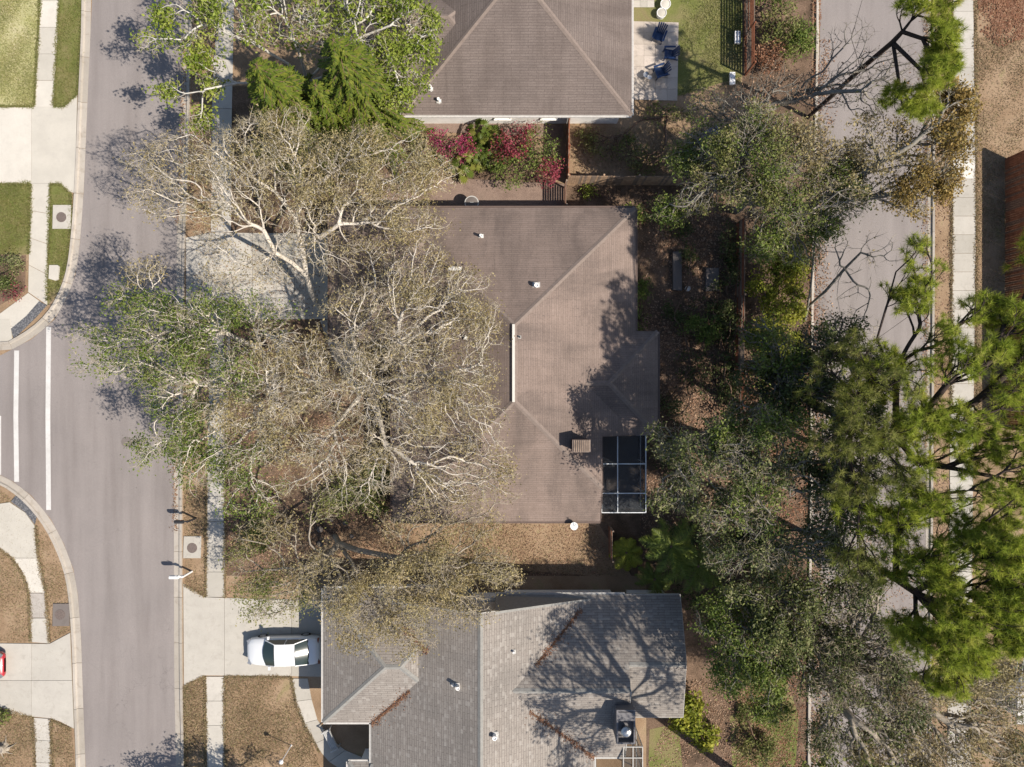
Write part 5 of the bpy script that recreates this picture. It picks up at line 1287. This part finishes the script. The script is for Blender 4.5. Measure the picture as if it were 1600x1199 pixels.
scatter('grass', [(79, 288), (95, 288), (112, 305), (108, 400), (92, 450), (76, 470)], 5000, .09, 'grass_verge', .01, 14, 'green verge around the pale utility pad', .6)
scatter('grass', [(0, 765), (55, 805), (110, 900), (112, 985), (78, 1004), (0, 1003)], 9000, .09, 'grass_dry', .01, 15, 'straw coloured turf around the lower left corner', .6)
scatter('grass', [(354, 1058), (455, 1058), (500, 1199), (354, 1199)], 14000, .09, 'grass_dry', .01, 16, 'brown dormant lawn before the grey house', .6)
scatter('grass', [(288, 1072), (321, 1057), (323, 1199), (290, 1199)], 5000, .09, 'grass_dry', .01, 17, 'dry verge grass below the white car driveway', .6)
scatter('grass', [(1526, 60), (1600, 60), (1600, 640), (1526, 640)], 16000, .1, 'grass_dry', .01, 18, 'tan grass right of the right pavement', .6)
scatter('grass', [(1065, -5), (1158, -5), (1158, 130), (1062, 150)], 9000, .1, 'grass_green', .015, 19, 'green lawn behind the slatted fence', .6)
scatter('grass', [(895, 200), (1130, 200), (1120, 285), (895, 285)], 7000, .1, 'grass_dry', .015, 20, 'patchy shaded grass above the pale tan fence', .5)
scatter('grass', [(0, 1110), (112, 1140), (118, 1199), (0, 1199)], 6000, .09, 'grass_dry', .01, 21, 'straw turf below the lower left driveway', .6)
scatter('grass', [(287, 760), (323, 760), (321, 928), (290, 912)], 3000, .09, 'grass_dry', .01, 22, 'dry verge around the mailboxes', .6)
scatter('grass', [(1150, 1060), (1240, 1100), (1232, 1199), (1150, 1199)], 7000, .13, 'grass_green', .015, 23, 'long green grass at the bottom right of the grey house', .9)
scatter('grass', [(620, 815), (930, 820), (980, 900), (600, 890)], 8000, .1, 'grass_dry', .015, 24, 'dry lawn strip below the middle roof', .6)

def fringe(pts, seed, n, mat='grass_verge', wd=.07, size=.09, name='grass', label=None, tall=.3):
    rng = NR(seed); line = PP(pts); C = []
    tot = sum(math.dist(a, b) for a, b in zip(line[:-1], line[1:])); 
    for a, b in zip(line[:-1], line[1:]):
        d = math.dist(a, b); m = int(n * d / tot); t = rng.random(m); nx, ny = (b[1] - a[1]) / d, -(b[0] - a[0]) / d
        w1 = .5 + .5 * np.sin(t * d * 2.1 + seed) * np.sin(t * d * .7); o = rng.normal(0, wd, m) * (.4 + w1)
        C.append(np.stack([a[0] + (b[0] - a[0]) * t + nx * o, a[1] + (b[1] - a[1]) * t + ny * o, np.full(m, .055)], 1))
    C = np.concatenate(C); m = len(C)
    if tall: V, F = ribbons(rng, C, rng.normal(size=(m, 3)) * np.array([1, 1, .3]) + np.array([0, 0, tall]), size * rng.uniform(.6, 1.5, m), .022)
    else: V, F = leaves(rng, C, size * rng.uniform(.6, 1.3, m), 4, .6)
    o = link(name, bigmesh(name, V, F, rng.random(m)), mat); tag(o, label, 'ground cover', None, 'stuff')
fringe([(64, 0), (54, 167)], 1, 1800, label='ragged turf edge along the top left pavement'); fringe([(93, 0), (84, 167), (101, 168), (121, 149), (131, 0)], 2, 3000, label='ragged turf edge around the top left verge')
fringe([(0, 167), (54, 167)], 3, 700, label='turf edge above the upper left driveway'); fringe([(0, 288), (49, 288), (46, 398)], 4, 2000, label='turf edge below the upper left driveway')
fringe([(74, 470), (79, 288), (95, 288), (112, 303), (108, 400), (90, 450)], 5, 3200, label='turf edge around the verge with the pale pad')
fringe([(353, 505), (352, 750), (352, 934)], 6, 3500, 'grass_dry', label='ragged turf edge right of the long street pavement'); fringe([(323, 750), (322, 932), (288, 914)], 7, 2200, 'grass_dry', label='turf edge of the verge by the mailboxes')
fringe([(352, 1199), (351, 1057), (455, 1058), (463, 1100), (476, 1132), (500, 1175)], 8, 4200, 'grass_dry', label='turf edge around the brown dormant lawn'); fringe([(322, 1199), (321, 1056), (289, 1071), (290, 1199)], 9, 3400, 'grass_dry', label='turf edge of the verge below the white car')
fringe([(49, 1003), (46, 925), (38, 900), (20, 872), (0, 857)], 10, 2200, 'grass_dry', label='turf edge inside the lower left path'); fringe([(78, 1004), (72, 925), (60, 870), (57, 822)], 11, 2200, 'grass_dry', label='turf edge outside the lower left path')
fringe([(0, 1107), (52, 1121), (56, 1199)], 12, 1600, 'grass_dry', label='turf edge below the lower left driveway'); fringe([(82, 1199), (80, 1124), (112, 1140)], 13, 1500, 'grass_dry', label='turf edge of the last verge at the bottom left')
fringe([(1524, 0), (1526, 640)], 14, 5000, 'grass_dry', .09, label='turf edge right of the right pavement'); fringe([(1487, 0), (1486, 640)], 15, 5000, 'grass_dry', .08, label='turf edge left of the right pavement')
fringe([(290, 60), (284, 250), (278, 350)], 16, 700, 'dead_leaf', .12, .1, 'leaf_litter', 'fallen leaves in the gutter under the left hand trees', 0); fringe([(276, 500), (274, 700), (274, 830)], 17, 700, 'dead_leaf', .12, .1, 'leaf_litter', 'fallen leaves in the gutter above the mailboxes', 0)
fringe([(1447, 0), (1446, 700)], 18, 1600, 'dead_leaf', .14, .1, 'leaf_litter', 'fallen leaves in the right gutter of the right street', 0); fringe([(1290, 60), (1284, 350), (1282, 700), (1278, 1199)], 19, 3500, 'dead_leaf', .35, .11, 'leaf_litter', 'fallen leaves drifting onto the right street', 0)
scatter('leaf_litter', [(300, 375), (500, 375), (500, 500), (300, 500)], 900, .09, 'dead_leaf', .06, 31, 'scattered leaves on the double driveway')
scatter('leaf_litter', [(1290, 560), (1440, 560), (1440, 1199), (1285, 1199)], 2600, .10, 'dead_leaf', .02, 32, 'scattered leaves on the shaded part of the right street')

# leaves caught in the valleys of the grey roof
def valley(h, a, b, n, wd, seed, label=None):
    rng = NR(seed); t = rng.random(n); t = np.clip(t + rng.normal(0, .03, n), 0, 1); off = rng.normal(0, 1, n) ** 3 * wd * .35 + rng.normal(0, 1, n) * wd * (.25 + .9 * np.sin(t * 13 + seed) ** 2 * np.sin(t * 5 + 1) ** 2)
    A = np.array(h.on(*a)); B = np.array(h.on(*b)); d = B[:2] - A[:2]; L = np.linalg.norm(d); nn = np.array([-d[1], d[0]]) / L
    C = A[:2] + t[:, None] * d + off[:, None] * nn; pts = []
    for x, y in C:
        z = h.z(x, y)
        if z is not None: pts.append((x - h.loc[0], y - h.loc[1], z + .02 + .03 * rng.random()))
    V, F = leaves(rng, np.array(pts), .09, 3, .5)
    o = link('valley_leaves', bigmesh('valley_leaves', V, F, rng.random(len(F))), 'dead_orange', h.root); o['kind'] = 'stuff'; TRI[0] += 2 * len(F)
valley(bot, (908, 952), (838, 1040), 800, .1, 1); valley(bot, (828, 1112), (935, 1205), 1000, .11, 2)
valley(bot, (580, 1133), (640, 1080), 700, .11, 3); valley(bot, (668, 1020), (630, 980), 600, .12, 4)

# ------------------------------------------------------------------ street furniture and yard things
def mailbox(px, py, label, mat, h=1.15, rz=0.0):
    r = empty('mailbox', P(px, py), label, 'mailbox', None, rz)
    MB().box((0, 0, h / 2), (.1, .1, h)).build('post', mat, r)
    MB().box((-.32, 0, h - .12), (.75, .08, .08)).build('arm', mat, r)
    V = []; n = 8
    prof = [(-.11, 0), (.11, 0)] + [(.11 * math.cos(a), .12 + .11 * math.sin(a)) for a in [math.pi * i / n for i in range(n + 1)]]
    for x in (-.78, -.22): V += [(x, a, h - .08 + b) for a, b in prof]
    m = len(prof); F = [tuple(range(m)), tuple(reversed(range(m, 2 * m)))] + [((i + 1) % m, i, i + m, (i + 1) % m + m) for i in range(m)]
    pyobj('box', V, F, mat, r)
    MB().box((-.35, .13, h + .1), (.04, .015, .2)).build('flag', 'fence_red' if mat != 'white_plastic' else 'white_plastic', r)
    MB().beam((0, 0, h - .5), (-.35, 0, h - .15), .05, .05).build('brace', mat, r)
mailbox(300, 893, 'white mailbox on a white post beside the kerb above the white car', 'white_plastic', 1.35)
mailbox(306, 810, 'black mailbox on a post beside the kerb above the utility pad', 'black_plastic', 1.2)
def lamp():
    r = empty('lamp_post', P(455, 1165), 'thin white lamp post on the brown lawn before the grey house', 'lamp post')
    MB().lathe((0, 0, 0), [(.07, 0), (.05, .06), (.028, .1), (.028, 1.72), (.05, 1.76)], 12).build('pole', 'white_plastic', r)
    MB().lathe((0, 0, 1.76), [(.07, 0), (.12, .2), (.13, .22)], 6).build('lantern', 'white_plastic', r)
    MB().lathe((0, 0, 1.985), [(.16, 0), (.1, .08), (.02, .13)], 6).build('lantern_cap', 'white_plastic', r)
lamp()
def bench():
    a = math.atan2(-(1165 - 1133), 528 - 512)
    r = empty('bench', P(519, 1151), 'pale grey slatted garden bench on the path before the grey house', 'bench', None, a)
    for i in range(5): MB().box((0, -.2 + i * .1, .43), (1.35, .075, .03)).build('seat_slat', 'grey_wood', r)
    for i in range(4): MB().box((0, .3 + i * .03, .55 + i * .1), (1.35, .025, .075)).build('back_slat', 'grey_wood', r)
    for s in (-1, 1):
        MB().box((s * .66, .03, .62), (.07, .6, .04)).build('armrest', 'grey_wood', r)
        for y in (-.24, .28): MB().box((s * .66, y, .31), (.06, .06, .62)).build('leg', 'grey_wood', r)
bench()
def adirondack(px, py, rz, label, first=[None]):
    if first[0] is None:
        r = empty('garden_chair', P(px, py, .05), label, 'chair', 'dark blue garden chairs on the patio', rz)
        for i in range(6): MB().box((.28 - i * .1, 0, .36 - i * .025), (.085, .52, .022)).build('seat_slat', 'navy', r)
        for i in range(5):
            y = -.22 + i * .11
            MB().beam((-.24, y * .9, .24), (-.55, y * 1.25, .98 - abs(y) * .5), .095, .02).build('back_slat', 'navy', r)
        for s in (-1, 1):
            MB().box((.0, s * .36, .55), (.74, .12, .025)).build('armrest', 'navy', r)
            MB().box((.31, s * .31, .275), (.09, .035, .55)).build('leg', 'navy', r)
            MB().beam((.3, s * .275, .36), (-.62, s * .275, .04), .035, .1).build('leg', 'navy', r)
        first[0] = r; return r
    r = copy_tree(first[0]); r.location = P(px, py, .05); r.rotation_euler.z = rz; r['label'] = label; return r
adirondack(1028, 60, R(-110), 'topmost dark blue garden chair, facing down the patio')
adirondack(1044, 88, R(180), 'dark blue garden chair at the patio edge, facing the house')
adirondack(1030, 116, R(200), 'lowest dark blue garden chair, turned beside the small metal stand')
def firepit():
    r = empty('plant_stand', P(1008, 121, .05), 'small grey metal stand with round trays on the patio beside the lowest blue chair', 'stand')
    for i, (x, y, q, z) in enumerate(((0, 0, .2, .35), (.26, .1, .16, .5), (.2, -.2, .15, .42))):
        MB().lathe((x, y, z), [(q * .6, 0), (q, .04), (q, .06), (q * .9, .03), (.02, .02)], 18).build('tray', 'dark_pad' if i % 2 else 'metal', r)
        for k_ in range(3):
            a = k_ * 2.1; MB().beam((x + q * .6 * math.cos(a), y + q * .6 * math.sin(a), 0), (x + q * .4 * math.cos(a), y + q * .4 * math.sin(a), z), .02, .02).build('leg', 'dark', r)
firepit()
def tub(px, py, r0, label):
    r = empty('planter_tub', P(px, py), label, 'planter', 'round white tubs beside the patio')
    MB().lathe((0, 0, 0), [(r0 * .8, 0), (r0, .36), (r0, .4), (r0 * .9, .4), (r0 * .88, .34)], 24).build('tub', 'white_plastic', r)
    MB().lathe((0, 0, .33), [(r0 * .86, 0), (r0 * .86, .03), (r0 * .4, .06), (.02, .07)], 24).build('lid', 'concrete_bright', r)
tub(1032, 25, .32, 'round white tub nearest the patio edge'); tub(1038, 11, .34, 'middle round white tub above the patio'); tub(1042, -3, .32, 'topmost round white tub cut by the top edge')
def crate(px, py, w_, d, label, z=.35):
    x, y, _ = P(px, py, z)
    r = empty('wall_box', (x, y, z), label, 'box', 'white boxes on the slatted fence')
    MB().box((0, 0, 0), (w_, d, .18)).build('case', 'white_plastic', r)
    for sx in (-1, 1):
        for sy in (-1, 0, 1): MB().lathe((sx * w_ * .3, sy * d * .34, .085), [(.035, 0), (.035, .012), (.01, .014)], 8).build('knob', 'dark', r)
crate(1152, 59, .34, .78, 'upper white plastic box hung by the red brown slatted fence'); crate(1144, 123, .34, .78, 'lower white plastic box below the end of the slatted fence')
def bin_():
    r = empty('rubbish_bin', (P(737, 317, 1.0)[0], P(737, 317, 1.0)[1], 0), 'round grey bin with dark lid beside the upper wall of the middle house', 'bin')
    MB().lathe((0, 0, 0), [(.32, 0), (.42, .9), (.46, .92), (.46, .98), (.40, .98)], 26).build('barrel', 'grey_trim', r)
    MB().lathe((0, 0, .955), [(.405, 0), (.39, .04), (.2, .07), (.02, .08)], 26).build('lid', 'dark_pad', r)
    MB().box((0, 0, 1.05), (.25, .05, .04)).build('handle', 'grey_trim', r)
bin_()
def dish():
    x, y, z = P(897, 822, 3.0)
    r = empty('satellite_dish', (x, y, 0), 'small white satellite dish at the lower edge of the middle roof', 'satellite dish')
    MB().beam((0, .3, 2.5), (0, .08, 2.95), .04, .04).build('mast', 'grey_trim', r)
    V = []; F = []; n = 20; nr = 4; q = Vector((.1, -.25, .9)).normalized().to_track_quat('Z', 'Y')
    for i in range(nr + 1):
        rr = .24 * i / nr
        for k_ in range(n):
            a = 2 * math.pi * k_ / n; v = Vector((rr * math.cos(a), rr * 1.15 * math.sin(a), .6 * rr * rr)); v.rotate(q); V.append((v.x, v.y, v.z + 3.0))
    for i in range(nr):
        for k_ in range(n): k2 = (k_ + 1) % n; F.append((i * n + k_, i * n + k2, (i + 1) * n + k2, (i + 1) * n + k_))
    pyobj('reflector', V, F, 'beam_white', r, smooth=True)
    MB().beam((0, -.05, 2.98), (.1, .22, 3.35), .02, .02).build('feed_arm', 'grey_trim', r)
    MB().box((.1, .22, 3.37), (.07, .05, .1)).build('feed_horn', 'white_plastic', r)
dish()
# raised garden slabs, the yard's shade put into their darker colour
o = MB().prism(ccw(PP([(1050, 395), (1063, 394), (1064, 455), (1050, 454)])), 0, .3).build('garden_slab', 'dark_pad'); tag(o, 'long worn stone slab, darkened for shade, nearest the house in the shaded back yard', 'stone slab')
o = MB().prism(ccw(PP([(1102, 420), (1121, 420), (1122, 455), (1101, 456)])), 0, .28).build('garden_slab', 'dark_pad'); tag(o, 'square worn slab, darkened for shade, right of the long narrow slab in the back yard', 'stone slab')
o = MB().lathe((P(1073, 452)[0], P(1073, 452)[1], 0), [(.14, 0), (.18, .3), (.16, .3), (.15, .26)], 16).build('plant_pot', 'stone_pale'); tag(o, 'small round pot between the two back yard slabs', 'pot')
# blue covered heaps under the tree above the tan fence
def tarp(px, py, sx, sy, h, seed, label, rz=0):
    rng = NR(seed); n = 14; V = []; F = []
    for i in range(n):
        for j in range(n):
            u, v = i / (n - 1) * 2 - 1, j / (n - 1) * 2 - 1
            V.append((u * sx, v * sy, max(0.02, h * (1 - max(abs(u), abs(v)) ** 3) + rng.normal(0, .05) * (1 - max(abs(u), abs(v)) ** 4))))
    for i in range(n - 1):
        for j in range(n - 1): F.append((i * n + j, (i + 1) * n + j, (i + 1) * n + j + 1, i * n + j + 1))
    o = pyobj('tarp', V, F, 'blue_tarp', None, P(px, py)); o.rotation_euler.z = rz; tag(o, label, 'tarp', 'blue tarpaulins in the shaded yard')
tarp(1108, 212, .75, .4, .6, 1, 'crumpled blue tarpaulin heap under the brown brushy tree', .5); tarp(1079, 252, .28, .3, .5, 2, 'small blue covered bundle above the tan fence')
for i, (px, py, l) in enumerate(((568, 585, 'larger terracotta pot at the front entry below the oaks'), (478, 541, 'small terracotta pot beside the driveway edge under the oaks'))):
    r = empty('plant_pot', P(px, py), l, 'pot', 'terracotta pots in the front yard')
    q = .5 if i == 0 else .25
    MB().lathe((0, 0, 0), [(q * .6, 0), (q, q * 1.4), (q * 1.08, q * 1.45), (q * 1.08, q * 1.6), (q * .9, q * 1.6), (q * .88, q * 1.4)], 20).build('pot', 'terracotta', r)
    MB().lathe((0, 0, q * 1.38), [(q * .87, 0), (q * .5, .05), (.02, .06)], 20).build('soil', 'bark_brown', r)
# stones round the foot of the oak
rr = random.Random(4)
for i in range(7):
    a = i * .9; x, y, _ = P(524, 838); x += 1.1 * math.cos(a); y += 1.1 * math.sin(a)
    s = rr.uniform(.14, .24)
    o = MB().lathe((0, 0, 0), [(s * .7, 0), (s, s * .35), (s * .8, s * .7), (s * .3, s * .85)], 7).build('edging_stone', 'dark_pad', None, (x, y, 0))
    o.rotation_euler.z = rr.uniform(0, 3); tag(o, 'rounded edging stone at the foot of the khaki leaved oak', 'stone', 'edging stones around the oak between the houses')

# cars
def car(name, label, loc, rz, paint, L=4.75, Wd=1.82):
    r = empty(name, loc, label, 'car', None, rz)
    hl = L / 2
    # stations: x, half width factor, belt height, top (centre) height, sill height
    st = [(hl, .62, .52, .56, .36), (hl - .06, .80, .58, .64, .28), (hl - .25, .92, .66, .74, .24), (hl - .6, .97, .74, .84, .22), (hl - 1.1, 1.0, .82, .93, .22), (hl - 1.5, 1.0, .86, .98, .22),
          (.1, 1.0, .90, .99, .22), (-.7, 1.0, .92, 1.0, .22), (-1.25, 1.0, .94, 1.03, .22), (-1.6, .99, .95, 1.06, .22), (-2.0, .96, .94, 1.05, .24), (-hl + .1, .90, .86, 1.0, .28), (-hl, .80, .74, .84, .34)]
    V = []; m = 0
    for x, wf, bz, tz, sz in st:
        w_ = Wd / 2 * wf
        sec = [(-w_ * .86, sz), (-w_ * .98, sz + .08), (-w_, (sz + bz) / 2 + .05), (-w_ * .975, bz - .06), (-w_ * .90, bz), (-w_ * .6, tz - .02), (0, tz), (w_ * .6, tz - .02), (w_ * .90, bz), (w_ * .975, bz - .06), (w_, (sz + bz) / 2 + .05), (w_ * .98, sz + .08), (w_ * .86, sz)]
        m = len(sec); V += [(x, a, b) for a, b in sec]
    F = []
    for i in range(len(st) - 1):
        for k_ in range(m - 1): F.append((i * m + k_, (i + 1) * m + k_, (i + 1) * m + k_ + 1, i * m + k_ + 1))
        F.append((i * m + m - 1, (i + 1) * m + m - 1, (i + 1) * m, i * m))
    F.append(tuple(range(m))); F.append(tuple(reversed(range((len(st) - 1) * m, len(st) * m))))
    b = pyobj('body', V, F, paint, r, smooth=True)
    # greenhouse: rings at belt and roof
    def q(name, pts, mat, par=r, sm=False): return pyobj(name, pts, [tuple(range(len(pts)))], mat, par)
    wb, wr = Wd / 2 * .90, Wd / 2 * .76
    fx0, fx1, bx0_, bx1_ = 1.05, .32, -1.72, -.98     # windshield foot, head; rear glass foot, head
    zb, zr_ = .965, 1.42
    # curved roof panel
    nx, ny = 8, 7; RV = []; RF = []
    for i in range(nx + 1):
        t = i / nx; x = fx1 + (bx1_ - fx1) * t
        for j in range(ny + 1):
            s = j / ny * 2 - 1; RV.append((x, s * wr, zr_ + .06 * (1 - s * s) + .05 * math.sin(math.pi * t)))
    for i in range(nx):
        for j in range(ny): a = i * (ny + 1) + j; RF.append((a, a + ny + 1, a + ny + 2, a + 1))
    pyobj('roof', RV, RF, paint, r, smooth=True)
    def glass(name, xf, xh, mat, k=.94):
        GV = []; GF = []; n = 8
        bow = .16 if xf > 0 else -.12
        for t in (0, 1):
            x = xf + (xh - xf) * t; ww = (wb + (wr - wb) * t) * k
            for j in range(n + 1):
                s = j / n * 2 - 1; GV.append((x + bow * (1 - s * s) * (1 - t * .7) + (-.0), s * ww, zb + (zr_ - zb) * t + .055 * (1 - s * s)))
        for j in range(n): GF.append((j, n + 1 + j, n + 2 + j, j + 1))
        pyobj(name, GV, GF, mat, r, smooth=True)
    glass('windscreen', fx0, fx1, 'car_glass'); glass('rear_window', bx0_, bx1_, 'car_glass')
    for s in (-1, 1):
        # pillars and side glass
        for xf, xh in ((fx0, fx1), (bx0_, bx1_), (-.35, -.35)):
            MB().beam((xf, s * wb, zb - .03), (xh, s * wr, zr_ + .01), .05, .04).build('pillar', paint, r)
        for x0, x1, h0, h1 in ((fx0 - .1, -.31, fx1, -.33), (-.39, bx0_ + .12, -.37, bx1_ + .02)):
            q('side_window', [(x0, s * wb, zb - .02), (x1, s * wb, zb - .02), (h1, s * wr, zr_), (h0, s * wr, zr_)], 'car_glass')
        m_ = MB().box((.82, s * (Wd / 2 + .06), 1.0), (.12, .2, .14)); m_.build('mirror', paint, r)
        MB().box((hl - .2, s * Wd * .36, .63), (.26, .3, .1), -s * .5).build('headlight', 'metal', r)
        MB().box((-hl + .06, s * Wd * .36, .82), (.1, .34, .14), s * .2).build('tail_light', 'fence_red', r)
        for x in (1.42, -1.38):
            w2 = MB().lathe((x, s * (Wd / 2 - .1) - .1, .32), [(.2, 0), (.31, .01), (.33, .04), (.33, .17), (.31, .2), (.2, .2)], 22, 'y').build('wheel', 'tyre', r)
            MB().lathe((x, s * (Wd / 2 - .1) - .105, .32), [(.02, -.003), (.19, -.003), (.2, .0), (.2, .212), (.02, .214)], 16, 'y').build('rim', 'metal', w2)
    MB().box((hl - .03, 0, .45), (.06, .9, .16)).build('grille', 'dark', r)
    return r
x, y, _ = P(442, 1018, .8)
car('parked_car', 'white saloon car parked on the driveway before the grey roofed house', (x, y, .052), math.pi + .03, 'car_white')
x, y, _ = P(-53, 1041, .7)
car('parked_car', 'red car whose rounded end just shows at the left edge', (x, y, .052), 0.0, 'car_red')

# stump and roots at the lower left
rt = empty('tree_stump', P(6, 1168), 'grey weathered stump with spreading roots at the bottom of the left edge', 'tree stump')
X_ = []; rr = random.Random(8)
MB().lathe((0, 0, 0), [(.42, 0), (.3, .12), (.25, .35), (.2, .38), (.05, .34)], 11).build('stump', 'bark_mid', rt, smooth=False)
for i in range(6):
    a = i * 1.05 + rr.uniform(-.2, .2); m = MB(); p = (0, 0, .16); l = rr.uniform(.5, .95)
    for k_ in range(1, 5):
        q = (l * k_ / 4 * math.cos(a + .12 * k_), l * k_ / 4 * math.sin(a + .12 * k_), .16 * (1 - k_ / 4) + .02); m.beam(p, q, .13 - .025 * k_, .12 - .022 * k_); p = q
    m.build('root', 'bark_mid', rt)

# wires and the pale roofed shed at the lower right corner
def shed():
    x0, y1 = P(1590, 1082, 2.4)[:2]; y0 = P(0, 1132, 2.4)[1]
    r = empty('shed', ((x0 + 2.5), (y0 + y1) / 2, 0), 'pale flat roofed shed cut by the right edge near the bottom', 'shed')
    MB().box((0, 0, 2.35), (5, y1 - y0, .1)).build('roof', 'gutter_pale', r)
    MB().box((.1, 0, 1.15), (4.5, y1 - y0 - .3, 2.29)).build('wall', 'cream_wall', r)
    for i in range(9): MB().box((-2.2 + i * .55, 0, 2.415), (.05, y1 - y0, .03)).build('roof_rib', 'gutter_pale', r)
    o = MB().box((-2.17, 0, 1.0), (.04, .9, 2.0)).build('door', 'grey_trim', r)
    MB().box((-2.21, .35, 1.0), (.04, .04, .12)).build('handle', 'metal', o)
shed()
for i, (a, b) in enumerate((((1592, 1000), (1577, 1158)), ((1600, 1010), (1587, 1150)))):
    A = P(*a, 8.5); B = P(*b, 8.5); d = (A[0] - B[0], A[1] - B[1])
    A2 = (A[0] + d[0] * 1.2, A[1] + d[1] * 1.2, 8.8); B2 = (B[0] - d[0] * 2.5, B[1] - d[1] * 2.5, 8.9)
    m = MB(); n = 16; prev = None
    for k_ in range(n + 1):
        t = k_ / n; p = (A2[0] + (B2[0] - A2[0]) * t, A2[1] + (B2[1] - A2[1]) * t, 8.8 - 1.2 * t * (1 - t))
        if prev: m.beam(prev, p, .018, .018)
        prev = p
    o = m.build('overhead_wire', 'grey_wood'); tag(o, ('left' if i == 0 else 'right') + ' of the two thin overhead wires at the lower right edge', 'wire', 'overhead wires')
print('TRIS (approx, vegetation):', TRI[0], 'objects', len(bpy.data.objects))
